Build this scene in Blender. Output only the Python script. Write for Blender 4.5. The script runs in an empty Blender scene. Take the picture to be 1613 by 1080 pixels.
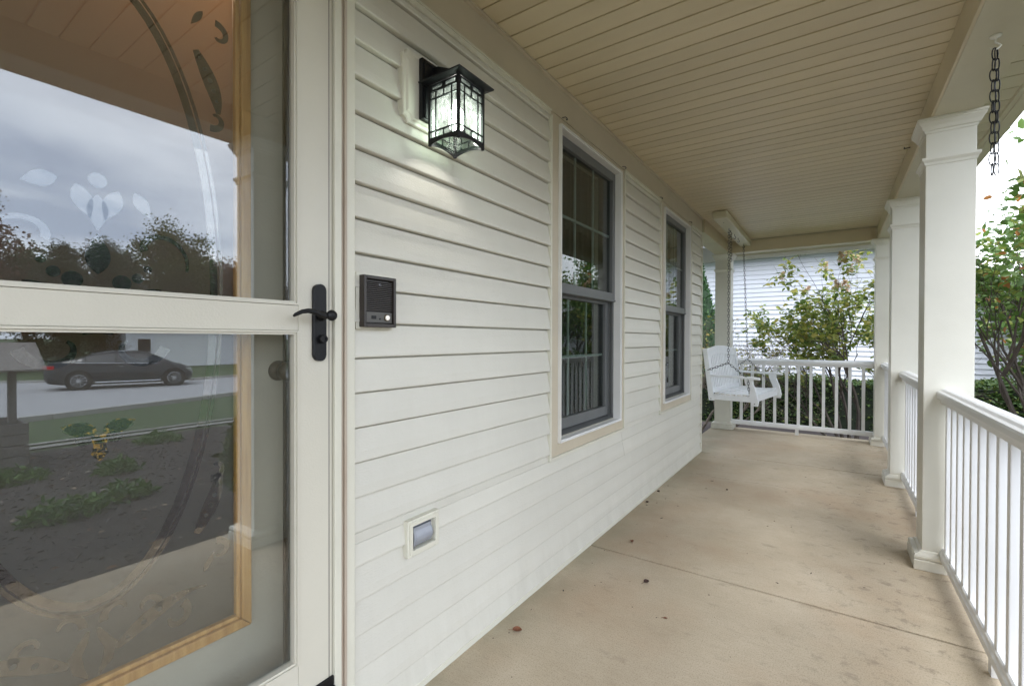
import bpy, bmesh, math, random
import numpy as np
from mathutils import Vector, Matrix
R = math.radians
rnd = random.Random(7)
scene = bpy.context.scene
C = scene.collection

# ------------------------------------------------------------------ camera
yaw, pitch, roll, fpx = .6016, -.0081, .0029, 737.07
cam_d = bpy.data.cameras.new('camera'); cam = bpy.data.objects.new('camera', cam_d); C.objects.link(cam)
cam_d.sensor_width = 36; cam_d.lens = fpx/1613*36; cam_d.clip_start = .02; cam_d.clip_end = 2000
Fv = Vector((-math.sin(yaw)*math.cos(pitch), math.cos(yaw)*math.cos(pitch), math.sin(pitch)))
Rv = Vector((math.cos(yaw), math.sin(yaw), 0)); Uv = Rv.cross(Fv)
R2 = Rv*math.cos(roll)+Uv*math.sin(roll); U2 = -Rv*math.sin(roll)+Uv*math.cos(roll)
M = Matrix((R2, U2, -Fv)).transposed().to_4x4(); M.translation = Vector((1.1533, 0, 1.1718))
cam.matrix_world = M
scene.camera = cam

# ------------------------------------------------------------------ sky and sun (overcast daylight)
SUN_EL, SUN_AZ = R(62), R(-40)        # azimuth measured from +X towards +Y
world = bpy.data.worlds.new('World'); scene.world = world; world.use_nodes = True
wt = world.node_tree; wt.nodes.clear()
def wn(t, **k):
    n = wt.nodes.new(t)
    for a, b in k.items(): setattr(n, a, b)
    return n
wo = wn('ShaderNodeOutputWorld'); bg = wn('ShaderNodeBackground'); bg.inputs['Strength'].default_value = .15
sky = wn('ShaderNodeTexSky', sky_type='NISHITA', sun_disc=False, sun_elevation=SUN_EL, sun_rotation=math.pi/2-SUN_AZ,
         air_density=1.0, dust_density=3.0, ozone_density=1.0)
bw = wn('ShaderNodeRGBToBW'); tc = wn('ShaderNodeTexCoord')
mp = wn('ShaderNodeMapping'); mp.inputs['Scale'].default_value = (1.0, 1.0, 3.6); mp.inputs['Rotation'].default_value = (.12, .1, .4)
nz = wn('ShaderNodeTexNoise'); nz.inputs['Scale'].default_value = 1.5; nz.inputs['Detail'].default_value = 6; nz.inputs['Roughness'].default_value = .55
nz.inputs['Distortion'].default_value = .6
cr = wn('ShaderNodeValToRGB'); e = cr.color_ramp.elements
e[0].position = .33; e[0].color = (.60, .69, .86, 1); e[1].position = .66; e[1].color = (1.5, 1.55, 1.62, 1)
base = wn('ShaderNodeMixRGB', blend_type='MIX'); base.inputs[0].default_value = .62; base.inputs[2].default_value = (9.5, 9.6, 9.8, 1)
mul = wn('ShaderNodeMixRGB', blend_type='MULTIPLY'); mul.inputs[0].default_value = 1.0
L = wt.links.new
L(sky.outputs[0], bw.inputs[0]); L(bw.outputs[0], base.inputs[1])
L(tc.outputs['Generated'], mp.inputs[0]); L(mp.outputs[0], nz.inputs['Vector']); L(nz.outputs['Fac'], cr.inputs[0])
L(base.outputs[0], mul.inputs[1]); L(cr.outputs[0], mul.inputs[2]); L(mul.outputs[0], bg.inputs['Color']); L(bg.outputs[0], wo.inputs[0])

sd = bpy.data.lights.new('sun', 'SUN'); so = bpy.data.objects.new('sun', sd); C.objects.link(so)
sd.energy = .9; sd.angle = R(30); sd.color = (1, .96, .9)
sdir = Vector((math.cos(SUN_EL)*math.cos(SUN_AZ), math.cos(SUN_EL)*math.sin(SUN_AZ), math.sin(SUN_EL)))
so.rotation_euler = (-sdir).to_track_quat('-Z', 'Y').to_euler()

vs = scene.view_settings
vs.view_transform = 'Standard'; vs.look = 'None'; vs.gamma = 1; vs.exposure = 1.36; vs.use_curve_mapping = False
cy = scene.cycles
cy.use_denoising = True; cy.max_bounces = 10; cy.diffuse_bounces = 5; cy.glossy_bounces = 5; cy.transmission_bounces = 6
cy.transparent_max_bounces = 12; cy.sample_clamp_indirect = 8; cy.blur_glossy = .5
cy.caustics_reflective = False; cy.caustics_refractive = False

# ------------------------------------------------------------------ materials
def newmat(name):
    m = bpy.data.materials.new(name); m.use_nodes = True; nt = m.node_tree; nt.nodes.clear()
    o = nt.nodes.new('ShaderNodeOutputMaterial'); p = nt.nodes.new('ShaderNodeBsdfPrincipled'); nt.links.new(p.outputs[0], o.inputs[0])
    return m, nt, p, o
def mat(name, col, rough=.5, var=.06, scale=6, bump=0, bscale=60, metal=0, spec=.5, stretch=(1, 1, 1), col2=None, lo=.35, hi=.65, coat=0):
    m, nt, p, o = newmat(name)
    t = nt.nodes.new('ShaderNodeTexCoord'); mp = nt.nodes.new('ShaderNodeMapping'); mp.inputs['Scale'].default_value = stretch
    n = nt.nodes.new('ShaderNodeTexNoise'); n.inputs['Scale'].default_value = scale; n.inputs['Detail'].default_value = 6; n.inputs['Roughness'].default_value = .6
    r = nt.nodes.new('ShaderNodeValToRGB'); el = r.color_ramp.elements
    c2 = col2 or tuple(c*(1-2*var) for c in col)
    el[0].position = lo; el[0].color = (*c2, 1); el[1].position = hi; el[1].color = (*col, 1)
    k = nt.links.new
    k(t.outputs['Object'], mp.inputs[0]); k(mp.outputs[0], n.inputs['Vector']); k(n.outputs['Fac'], r.inputs[0]); k(r.outputs[0], p.inputs['Base Color'])
    p.inputs['Roughness'].default_value = rough; p.inputs['Metallic'].default_value = metal; p.inputs['Specular IOR Level'].default_value = spec
    p.inputs['Coat Weight'].default_value = coat
    if bump:
        b = nt.nodes.new('ShaderNodeBump'); b.inputs['Strength'].default_value = bump; b.inputs['Distance'].default_value = .004
        n2 = nt.nodes.new('ShaderNodeTexNoise'); n2.inputs['Scale'].default_value = bscale; n2.inputs['Detail'].default_value = 4
        k(mp.outputs[0], n2.inputs['Vector']); k(n2.outputs['Fac'], b.inputs['Height']); k(b.outputs[0], p.inputs['Normal'])
    return m
def glassmat(name, refl, tint=(.9, .93, .92), rough=0, refcol=(1, 1, 1)):
    m, nt, p, o = newmat(name); nt.nodes.remove(p)
    tr = nt.nodes.new('ShaderNodeBsdfTransparent'); tr.inputs[0].default_value = (*tint, 1)
    g = nt.nodes.new('ShaderNodeBsdfGlossy'); g.inputs['Roughness'].default_value = rough; g.inputs['Color'].default_value = (*refcol, 1)
    lw = nt.nodes.new('ShaderNodeLayerWeight'); f = nt.nodes.new('ShaderNodeMath'); f.operation = 'POWER'; f.inputs[1].default_value = 5
    nt.links.new(lw.outputs['Facing'], f.inputs[0]); refl += .04
    a = nt.nodes.new('ShaderNodeMath'); a.operation = 'ADD'; a.inputs[1].default_value = refl; a.use_clamp = True
    mx = nt.nodes.new('ShaderNodeMixShader'); k = nt.links.new
    k(f.outputs[0], a.inputs[0]); k(a.outputs[0], mx.inputs[0]); k(tr.outputs[0], mx.inputs[1]); k(g.outputs[0], mx.inputs[2]); k(mx.outputs[0], o.inputs[0])
    return m
def emit(name, col, s):
    m, nt, p, o = newmat(name); p.inputs['Base Color'].default_value = (.8, .8, .8, 1)
    p.inputs['Emission Color'].default_value = (*col, 1); p.inputs['Emission Strength'].default_value = s
    return m
def leafmat(name, cols, rough=.5, trans=.25):
    m, nt, p, o = newmat(name)
    g = nt.nodes.new('ShaderNodeNewGeometry'); oi = nt.nodes.new('ShaderNodeObjectInfo')
    a = nt.nodes.new('ShaderNodeMath'); a.operation = 'ADD'; fr = nt.nodes.new('ShaderNodeMath'); fr.operation = 'FRACT'
    r = nt.nodes.new('ShaderNodeValToRGB'); r.color_ramp.interpolation = 'CONSTANT'
    el = r.color_ramp.elements
    while len(el) < len(cols): el.new(.5)
    for i, (pos, c) in enumerate(cols): el[i].position = pos; el[i].color = (*c, 1)
    k = nt.links.new
    k(g.outputs['Random Per Island'], a.inputs[0]); k(oi.outputs['Random'], a.inputs[1]); k(a.outputs[0], fr.inputs[0]); k(fr.outputs[0], r.inputs[0])
    k(r.outputs[0], p.inputs['Base Color']); p.inputs['Roughness'].default_value = rough
    tl = nt.nodes.new('ShaderNodeBsdfTranslucent'); k(r.outputs[0], tl.inputs[0])
    mx = nt.nodes.new('ShaderNodeMixShader'); mx.inputs[0].default_value = trans
    k(p.outputs[0], mx.inputs[1]); k(tl.outputs[0], mx.inputs[2]); k(mx.outputs[0], o.inputs[0])
    return m

SIDING = mat('vinyl_siding', (.635, .62, .55), .42, .03, 3, .25, 240, stretch=(1, .35, 1))
def dirty(m, z0=.0, z1=.22, col=(.36, .34, .27), amt=.45):
    nt = m.node_tree; k = nt.links.new; N = nt.nodes.new; p = [n for n in nt.nodes if n.type == 'BSDF_PRINCIPLED'][0]
    src = p.inputs['Base Color'].links[0].from_socket
    g = N('ShaderNodeNewGeometry'); s = N('ShaderNodeSeparateXYZ'); r = N('ShaderNodeMapRange'); r.inputs[1].default_value = z1; r.inputs[2].default_value = z0
    n = N('ShaderNodeTexNoise'); n.inputs['Scale'].default_value = 3; n.inputs['Detail'].default_value = 7; n.inputs['Roughness'].default_value = .7
    mp = N('ShaderNodeMapping'); mp.inputs['Scale'].default_value = (1, 3, .6)
    c = N('ShaderNodeValToRGB'); c.color_ramp.elements[0].position = .40; c.color_ramp.elements[0].color = (.0, .0, .0, 1); c.color_ramp.elements[1].position = .72; c.color_ramp.elements[1].color = (1, 1, 1, 1)
    a = N('ShaderNodeMath'); a.operation = 'MULTIPLY_ADD'; a.inputs[1].default_value = amt; a.inputs[2].default_value = .07
    b = N('ShaderNodeMath'); b.operation = 'MULTIPLY'; x = N('ShaderNodeMixRGB'); x.inputs[2].default_value = (*col, 1)
    k(g.outputs['Position'], s.inputs[0]); k(s.outputs[2], r.inputs[0]); k(g.outputs['Position'], mp.inputs[0]); k(mp.outputs[0], n.inputs['Vector']); k(n.outputs['Fac'], c.inputs[0])
    k(r.outputs[0], a.inputs[0]); k(a.outputs[0], b.inputs[0]); k(c.outputs[0], b.inputs[1]); k(b.outputs[0], x.inputs[0]); k(src, x.inputs[1]); k(x.outputs[0], p.inputs['Base Color'])
def vary(m, amt):
    nt = m.node_tree; k = nt.links.new; p = [n for n in nt.nodes if n.type == 'BSDF_PRINCIPLED'][0]; src = p.inputs['Base Color'].links[0].from_socket
    oi = nt.nodes.new('ShaderNodeObjectInfo'); r = nt.nodes.new('ShaderNodeMapRange'); r.inputs[3].default_value = 1-amt; r.inputs[4].default_value = 1+amt*.4
    x = nt.nodes.new('ShaderNodeMixRGB'); x.blend_type = 'MULTIPLY'; x.inputs[0].default_value = 1
    k(oi.outputs['Random'], r.inputs[0]); k(src, x.inputs[1]); k(r.outputs[0], x.inputs[2]); k(x.outputs[0], p.inputs['Base Color'])
vary(SIDING, .05); dirty(SIDING, amt=.22)
TRIM = mat('cream_trim', (.66, .645, .55), .4, .03, 4, .1, 200)
TAN = mat('tan_casing', (.54, .48, .37), .45, .04, 4, .15, 160)
DOORP = mat('storm_door_cream', (.61, .585, .50), .35, .03, 3, .12, 220)
JAMB = mat('weathered_jamb', (.52, .46, .38), .6, .08, 9, .4, 90, stretch=(1, 1, .15), col2=(.42, .34, .27))
WHITE = mat('white_vinyl', (.80, .81, .82), .3, .02, 4, .06, 150)
FRAMEW = mat('window_frame_white', (.72, .72, .70), .35, .02, 4)
SASH = mat('grey_sash', (.135, .142, .142), .45, .06, 8, .1, 200)
MUNT = mat('grille_bar', (.55, .62, .59), .4, .05, 10)
COL = mat('column_paint', (.72, .705, .625), .42, .03, 3, .15, 260)
CEIL = mat('ceiling_vinyl', (.67, .58, .40), .42, .05, 3, .2, 300, stretch=(.3, 1, 1))
BEAMM = mat('beam_cladding', (.62, .585, .44), .45, .04, 3, .2, 260)
BLACK = mat('black_iron', (.006, .0065, .008), .42, .1, 20, .2, 300, spec=.3)
BRONZE = mat('dark_bronze', (.035, .028, .024), .4, .1, 30, .1, 300)
KNOBM = mat('dark_brass', (.05, .038, .024), .28, .2, 20, metal=.6)
BRASS = mat('aged_brass', (.10, .075, .045), .3, .1, 20, metal=.8)
STEEL = mat('galvanised_steel', (.16, .16, .17), .45, .2, 60, metal=.7)
WOODM = mat('varnished_oak', (.60, .36, .13), .35, .1, 5, .3, 60, stretch=(12, 12, .8), col2=(.40, .20, .06), lo=.3, hi=.62)
DOORIN = mat('front_door_paint', (.50, .48, .41), .5, .03, 4, .2, 120)
def frosted():
    m, nt, p, o = newmat('frosted_glass'); k = nt.links.new; N = nt.nodes.new
    p.inputs['Base Color'].default_value = (.095, .103, .095, 1); p.inputs['Roughness'].default_value = .6
    p.inputs['Coat Weight'].default_value = .8; p.inputs['Coat Roughness'].default_value = .02
    tl = N('ShaderNodeBsdfTranslucent'); tl.inputs[0].default_value = (.75, .60, .45, 1)
    mx = N('ShaderNodeMixShader'); mx.inputs[0].default_value = .42
    k(p.outputs[0], mx.inputs[1]); k(tl.outputs[0], mx.inputs[2]); k(mx.outputs[0], o.inputs[0]); return m
FROST = frosted()
def cleared():
    m, nt, p, o = newmat('clear_etched_glass'); k = nt.links.new; N = nt.nodes.new
    p.inputs['Base Color'].default_value = (.008, .005, .004, 1); p.inputs['Roughness'].default_value = .3
    g = N('ShaderNodeBsdfGlossy'); g.inputs['Roughness'].default_value = .01; g.inputs['Color'].default_value = (1, .90, .80, 1); mx = N('ShaderNodeMixShader'); mx.inputs[0].default_value = .14
    k(p.outputs[0], mx.inputs[1]); k(g.outputs[0], mx.inputs[2]); k(mx.outputs[0], o.inputs[0]); return m
CLEARG = cleared()
AMBER = mat('amber_glass', (.42, .24, .03), .15, .2, 90, col2=(.012, .018, .005), lo=.48, hi=.58)
STORM = glassmat('storm_glass', .062, (.93, .94, .93), refcol=(.93, .97, 1))
WGLASS = glassmat('window_glass', .0, (.66, .70, .68))
DARKROOM = mat('dark_room', (.06, .055, .05), .8, .1, 2)
CURT = mat('curtain', (.07, .07, .066), .9, .15, 12, .4, 200, stretch=(1, 12, 1))
SWING = mat('swing_white', (.80, .82, .84), .4, .03, 10, .15, 120)
WORNW = mat('worn_white', (.74, .73, .70), .6, .1, 30, .4, 90, col2=(.12, .07, .04), lo=.36, hi=.42)
NSID = mat('neighbour_siding', (.78, .79, .84), .6, .03, 2)
NWHT = mat('neighbour_white', (.82, .83, .84), .5, .02, 2)
SHING = mat('shingle', (.105, .105, .115), .85, .25, 14, .8, 40)
BARK = mat('bark', (.10, .08, .065), .85, .25, 25, .8, 60, stretch=(1, 1, .25))
BARKL = mat('pale_bark', (.21, .17, .135), .85, .25, 25, .8, 60, stretch=(1, 1, .25))
MULCH = mat('mulch', (.050, .038, .034), .95, .3, 40, 1, 60, col2=(.018, .014, .013))
GRASS = mat('lawn', (.055, .095, .026), .9, .25, 4, .8, 80, col2=(.03, .05, .016))
ROADM = mat('asphalt_road', (.36, .36, .37), .9, .06, 3, .5, 60)
WALK = mat('concrete_walk', (.42, .41, .38), .85, .08, 4, .4, 60)
FABRIC = mat('grey_plastic', (.30, .32, .36), .25, .05, 10, .1, 50, spec=.7)

vary(CEIL, .06); vary(WHITE, .04); dirty(COL, 0, .16, (.40, .36, .28), .5); dirty(WHITE, 0, .14, (.50, .48, .42), .4)
def concrete():
    m, nt, p, o = newmat('porch_concrete'); k = nt.links.new
    N = nt.nodes.new
    t = N('ShaderNodeTexCoord')
    def noise(scale, det=6, stretch=(1, 1, 1), rough=.6, off=(0, 0, 0)):
        mp = N('ShaderNodeMapping'); mp.inputs['Scale'].default_value = stretch; mp.inputs['Location'].default_value = off
        n = N('ShaderNodeTexNoise'); n.inputs['Scale'].default_value = scale; n.inputs['Detail'].default_value = det; n.inputs['Roughness'].default_value = rough
        k(t.outputs['Object'], mp.inputs[0]); k(mp.outputs[0], n.inputs['Vector']); return n
    def ramp(src, a, b, ca, cb):
        r = N('ShaderNodeValToRGB'); el = r.color_ramp.elements; el[0].position = a; el[0].color = (*ca, 1); el[1].position = b; el[1].color = (*cb, 1)
        k(src.outputs['Fac'], r.inputs[0]); return r
    def mix(bt, fac, a, b):
        x = N('ShaderNodeMixRGB'); x.blend_type = bt
        if isinstance(fac, float): x.inputs[0].default_value = fac
        else: k(fac, x.inputs[0])
        k(a, x.inputs[1])
        if isinstance(b, tuple): x.inputs[2].default_value = (*b, 1)
        else: k(b, x.inputs[2])
        return x.outputs[0]
    c = ramp(noise(1.3, 8, rough=.72), .3, .7, (.455, .375, .265), (.60, .515, .395)).outputs[0]
    # orange tint patches
    c = mix('MIX', ramp(noise(1.1, 4, off=(3, 1, 0)), .48, .66, (0, 0, 0), (.75, .75, .75)).outputs[0], c, (.48, .365, .25))
    # broom texture: fine streaks running along X
    c = mix('MULTIPLY', 1.0, c, ramp(noise(1, 4, (14, 150, 1), .7), .3, .7, (.93, .93, .92), (1.05, 1.05, 1.05)).outputs[0])
    c = mix('MULTIPLY', 1.0, c, ramp(noise(210, 3), .30, .50, (.68, .66, .64), (1.02, 1.02, 1.02)).outputs[0])
    # dark stains, small elongated, gathered near the railing
    sx = N('ShaderNodeSeparateXYZ'); k(t.outputs['Object'], sx.inputs[0])
    ed = N('ShaderNodeMapRange'); ed.inputs[1].default_value = .65; ed.inputs[2].default_value = 1.5; k(sx.outputs[0], ed.inputs[0])
    st = ramp(noise(7, 5, (1.7, 1.9, 1), .75, (5, 2, 0)), .55, .63, (0, 0, 0), (.52, .52, .52)).outputs[0]
    st = mix('MULTIPLY', 1.0, st, ed.outputs[0])
    c = mix('MIX', st, c, (.205, .165, .125))
    st2 = ramp(noise(5, 6, (1, 2.6, 1), .7, (9, 7, 0)), .60, .70, (0, 0, 0), (.45, .45, .45)).outputs[0]
    c = mix('MIX', st2, c, (.25, .20, .15))
    st3 = ramp(noise(.8, 3, (1, .8, 1), .5, (2, 4, 0)), .40, .62, (.80, .79, .78), (1.03, 1.03, 1.03)).outputs[0]
    c = mix('MULTIPLY', 1.0, c, st3)
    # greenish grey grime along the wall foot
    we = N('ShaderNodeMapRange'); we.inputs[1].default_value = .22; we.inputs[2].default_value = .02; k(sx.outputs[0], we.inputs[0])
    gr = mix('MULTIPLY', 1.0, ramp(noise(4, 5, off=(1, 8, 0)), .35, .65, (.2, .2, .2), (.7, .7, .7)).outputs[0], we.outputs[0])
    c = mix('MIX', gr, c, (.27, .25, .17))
    k(c, p.inputs['Base Color']); p.inputs['Roughness'].default_value = .78; p.inputs['Specular IOR Level'].default_value = .35
    b = N('ShaderNodeBump'); b.inputs['Strength'].default_value = .35; b.inputs['Distance'].default_value = .003
    h = mix('ADD', .5, noise(1, 3, (12, 180, 1), .6).outputs['Fac'], noise(180, 3).outputs['Fac'])
    k(h, b.inputs['Height']); k(b.outputs[0], p.inputs['Normal'])
    return m
CONC = concrete()
CONCD = mat('slab_side', (.30, .28, .23), .9, .12, 6, .5, 40)

# ------------------------------------------------------------------ mesh helpers
class MB:
    def __init__(s): s.v = []; s.f = []; s.m = []; s.mi = 0
    def poly(s, pts, faces):
        b = len(s.v); s.v += [tuple(p) for p in pts]
        for f in faces: s.f.append(tuple(b+i for i in f)); s.m.append(s.mi)
        return s
    def box(s, x0, x1, y0, y1, z0, z1):
        return s.poly([(x, y, z) for z in (z0, z1) for y in (y0, y1) for x in (x0, x1)],
                      [(0, 2, 3, 1), (4, 5, 7, 6), (0, 1, 5, 4), (2, 6, 7, 3), (0, 4, 6, 2), (1, 3, 7, 5)])
    def prism(s, prof, ax, a, b, flip=False):   # prof: list of 2D points in the two other axes, in axis order
        n = len(prof)
        def P(q, t):
            q = list(q); q.insert(ax, t); return q
        pts = [P(q, a) for q in prof]+[P(q, b) for q in prof]
        return s.poly(pts, [tuple(range(n)), tuple(range(2*n-1, n-1, -1))]+[(i, i+n, (i+1) % n+n, (i+1) % n) for i in range(n)])
    def loft(s, rings, cap=True):
        n = len(rings[0]); b = len(s.v)
        for r in rings: s.v += [tuple(p) for p in r]
        for k in range(len(rings)-1):
            for i in range(n):
                s.f.append((b+k*n+i, b+k*n+(i+1) % n, b+(k+1)*n+(i+1) % n, b+(k+1)*n+i)); s.m.append(s.mi)
        if cap:
            s.f.append(tuple(b+i for i in reversed(range(n)))); s.m.append(s.mi)
            s.f.append(tuple(b+(len(rings)-1)*n+i for i in range(n))); s.m.append(s.mi)
        return s
    def sqloft(s, cx, cy, lv):
        return s.loft([[(cx-h, cy-h, z), (cx+h, cy-h, z), (cx+h, cy+h, z), (cx-h, cy+h, z)] for h, z in lv])
    def lathe(s, o, axis, prof, n=20):   # prof (r, t)
        o = Vector(o); a = Vector(axis).normalized(); u = a.orthogonal().normalized(); w = a.cross(u)
        return s.loft([[o+a*t+(u*math.cos(2*math.pi*i/n)+w*math.sin(2*math.pi*i/n))*max(r, 1e-4) for i in range(n)] for r, t in prof])
    def tube(s, pts, r, n=6, closed=False):
        pts = [Vector(p) for p in pts]; m = len(pts); rings = []
        up = None
        for i, p in enumerate(pts):
            if closed: d = pts[(i+1) % m]-pts[i-1]
            else: d = pts[min(i+1, m-1)]-pts[max(i-1, 0)]
            d.normalize()
            if up is None: up = d.orthogonal().normalized()
            up = (up-d*up.dot(d)); up = up.normalized() if up.length > 1e-6 else d.orthogonal().normalized()
            w = d.cross(up); rr = r[i] if isinstance(r, (list, tuple)) else r
            rings.append([p+(up*math.cos(2*math.pi*j/n)+w*math.sin(2*math.pi*j/n))*rr for j in range(n)])
        if closed: rings.append(rings[0]); return s.loft(rings, False)
        return s.loft(rings)
    def mesh(s, name, mats, bev=0, smooth=False, seg=2):
        me = bpy.data.meshes.new(name); me.from_pydata(s.v, [], s.f)
        if not isinstance(mats, (list, tuple)): mats = [mats]
        for m in mats: me.materials.append(m)
        if len(mats) > 1: me.polygons.foreach_set('material_index', s.m)
        bm = bmesh.new(); bm.from_mesh(me)
        bmesh.ops.remove_doubles(bm, verts=bm.verts, dist=1e-5) if smooth else None
        bmesh.ops.recalc_face_normals(bm, faces=bm.faces)
        if bev:
            es = [e for e in bm.edges if len(e.link_faces) == 2 and e.calc_face_angle(0) > .5]
            bmesh.ops.bevel(bm, geom=es, offset=bev, segments=seg, affect='EDGES', profile=.6, clamp_overlap=True)
        bm.to_mesh(me); bm.free()
        if smooth: me.polygons.foreach_set('use_smooth', [True]*len(me.polygons))
        me.update(); return me
    def build(s, name, mats, parent=None, bev=0, smooth=False, loc=None, seg=2):
        return link(name, s.mesh(name, mats, bev, smooth, seg), parent, loc)
def link(name, me, parent=None, loc=None, kind=None):
    o = bpy.data.objects.new(name, me); C.objects.link(o)
    if loc is not None: o.location = loc
    if parent is not None: o.parent = parent
    if kind: o['kind'] = kind
    return o
def thing(name, label, cat, loc=(0, 0, 0), group=None, rz=0):
    o = bpy.data.objects.new(name, None); C.objects.link(o); o.empty_display_size = .1
    o.location = loc; o.rotation_euler.z = rz; o['label'] = label; o['category'] = cat
    if group: o['group'] = group
    return o
def tag(o, label, cat, group=None, kind=None):
    if label: o['label'] = label
    if cat: o['category'] = cat
    if group: o['group'] = group
    if kind: o['kind'] = kind
    return o
def struct(o, label=None): o['kind'] = 'structure'; return o
def B(name, m, parent, x0, x1, y0, y1, z0, z1, bev=0):
    return MB().box(x0, x1, y0, y1, z0, z1).build(name, m, parent, bev)
def frame_yz(mb, x0, x1, y0, y1, z0, z1, w, wt=None, wb=None):   # rectangular frame in the YZ plane, butted
    wt = wt or w; wb = wb or w
    mb.box(x0, x1, y0, y0+w, z0, z1); mb.box(x0, x1, y1-w, y1, z0, z1)
    mb.box(x0, x1, y0+w, y1-w, z1-wt, z1); mb.box(x0, x1, y0+w, y1-w, z0, z0+wb)
    return mb

# ------------------------------------------------------------------ terrain
XS = [-60, -2, 1.9, 3, 5, 8, 10, 12.5, 15, 20, 24, 30, 45, 70, 110]
ZS = [-.45, -.3, -.22, -.26, -.31, -.41, -.48, -.62, -.74, -.80, -.82, -.9, -1.0, -1.1, -1.1]
def gz(x, y=0):
    z = float(np.interp(x, XS, ZS))
    if x < 11.7: z -= .2*max(0, min(1, (y-7.5)/3))*max(0, min(1, (11.7-x)/4))
    return z
def sheet(name, m, xs, ylo, yhi, off, ny=10, kind='structure'):
    mb = MB()
    pts = []
    for x in xs:
        a = ylo(x) if callable(ylo) else ylo; b = yhi(x) if callable(yhi) else yhi
        pts += [(x, a+(b-a)*j/ny, gz(x, a+(b-a)*j/ny)+off) for j in range(ny+1)]
    n = ny+1
    mb.poly(pts, [(i*n+j, (i+1)*n+j, (i+1)*n+j+1, i*n+j+1) for i in range(len(xs)-1) for j in range(ny)])
    o = mb.build(name, m); o['kind'] = kind; return o
def lin(a, b, n): return [a+(b-a)*i/n for i in range(n+1)]
gx = sorted(set([-60, -30, -10, -5, -2, 0, 1.9, 3, 4, 5, 6.5, 8, 9, 10, 11.7, 13, 16, 20, 24, 30, 37, 45, 70, 110]))
gx = sorted(set(gx+[12.5, 15, 18, 22]))
mb = MB(); gy = [-90, -40, -15, -6, -2, 0, 2, 4, 6, 7.5, 8.5, 9.5, 10.5, 12, 16, 25, 50, 90, 140]
mb.poly([(x, y, gz(x, y)) for x in gx for y in gy], [(i*len(gy)+j, (i+1)*len(gy)+j, (i+1)*len(gy)+j+1, i*len(gy)+j+1) for i in range(len(gx)-1) for j in range(len(gy)-1)])
struct(mb.build('ground', GRASS))
# far skirt to the horizon
MBf = MB(); MBf.poly([(-1500, -1500, -1.6), (1500, -1500, -1.6), (1500, 1500, -1.6), (-1500, 1500, -1.6)], [(0, 1, 2, 3)])
struct(MBf.build('far_ground', GRASS))
sheet('mulch_bed', MULCH, [1.88, 3, 4, 5, 6.5, 7.9], -6, 9.6, .012, 16)
sheet('mulch_border', MULCH, [-6, -4, -2, 0, 1.87], 7.0, 9.6, .012, 6)
WALKD = mat('edging_stone', (.27, .26, .24), .9, .12, 6, .6, 60)
sheet('sidewalk', WALKD, [8.15, 8.40], -30, 30, .02, 20)
sheet('garden_edging', WALKD, [8.62, 8.78], -30, 30, .02, 20)
near = lambda x: 0
# widening road bend
def road():
    mb = MB(); pts = []; n = 14
    A = [(12.0, -40), (12.2, -10), (12.8, 0), (13.4, 2.8), (15.4, 7.4), (18.0, 13), (24, 26), (42, 60)]
    Bq = [(42, -40), (36, -10), (31.5, 1), (29.8, 4.3), (23.6, 9.6), (25.5, 15), (32, 28), (50, 60)]
    for (a, b) in zip(A, Bq):
        for j in range(n+1):
            t = j/n; x = a[0]+(b[0]-a[0])*t; y = a[1]+(b[1]-a[1])*t; pts.append((x, y, gz(x, y)+.02))
    mb.poly(pts, [(i*(n+1)+j, (i+1)*(n+1)+j, (i+1)*(n+1)+j+1, i*(n+1)+j+1) for i in range(len(A)-1) for j in range(n)])
    struct(mb.build('road', ROADM))
    for P, nm in ((A, 'kerb'), (Bq, 'kerb')):
        k = MB()
        for (a, b) in zip(P[:-1], P[1:]):
            m = 4
            for i in range(m):
                x0, y0 = a[0]+(b[0]-a[0])*i/m, a[1]+(b[1]-a[1])*i/m; x1, y1 = a[0]+(b[0]-a[0])*(i+1)/m, a[1]+(b[1]-a[1])*(i+1)/m
                d = Vector((x1-x0, y1-y0, 0)).normalized(); nn = Vector((-d.y, d.x, 0))*.08
                z0, z1 = gz(x0, y0), gz(x1, y1)
                q = []
                for x, y, z in ((x0, y0, z0), (x1, y1, z1)):
                    q += [(x-nn.x, y-nn.y, z-.1), (x+nn.x, y+nn.y, z-.1), (x+nn.x, y+nn.y, z+.12), (x-nn.x, y-nn.y, z+.12)]
                k.poly(q, [(0, 1, 2, 3), (7, 6, 5, 4), (0, 4, 5, 1), (1, 5, 6, 2), (2, 6, 7, 3), (3, 7, 4, 0)])
        struct(k.build(nm, WALK))
road()

# ------------------------------------------------------------------ porch floor
pf = MB(); pf.box(-.19, 1.84, -3.0, 6.9, -.26, -.03)
floor = struct(pf.build('porch_floor', CONCD))
for a, b in ((-3.0, 2.446), (2.457, 5.134), (5.145, 6.90)):
    x0 = -.19 if a > 5 else -.19
    B('concrete_slab', CONC, floor, x0, 1.85, a, b, -.03, 0, .004)
# hairline crack across the middle slab
rc = random.Random(3); pts = []; y = 4.28
for i in range(60):
    pts.append((.12+i*.027, y, .0005)); y += rc.uniform(-.012, .013)
ck = MB()
for i in range(len(pts)-1):
    if rc.random() < .8:
        a, b = pts[i], pts[i+1]; w = rc.uniform(.0006, .0018)
        ck.poly([(a[0], a[1]-w, .0008), (b[0], b[1]-w, .0008), (b[0], b[1]+w, .0008), (a[0], a[1]+w, .0008)], [(0, 1, 2, 3)])
o = ck.build('hairline_crack', mat('crack', (.09, .07, .055), .9), floor); o['kind'] = 'stuff'

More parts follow.
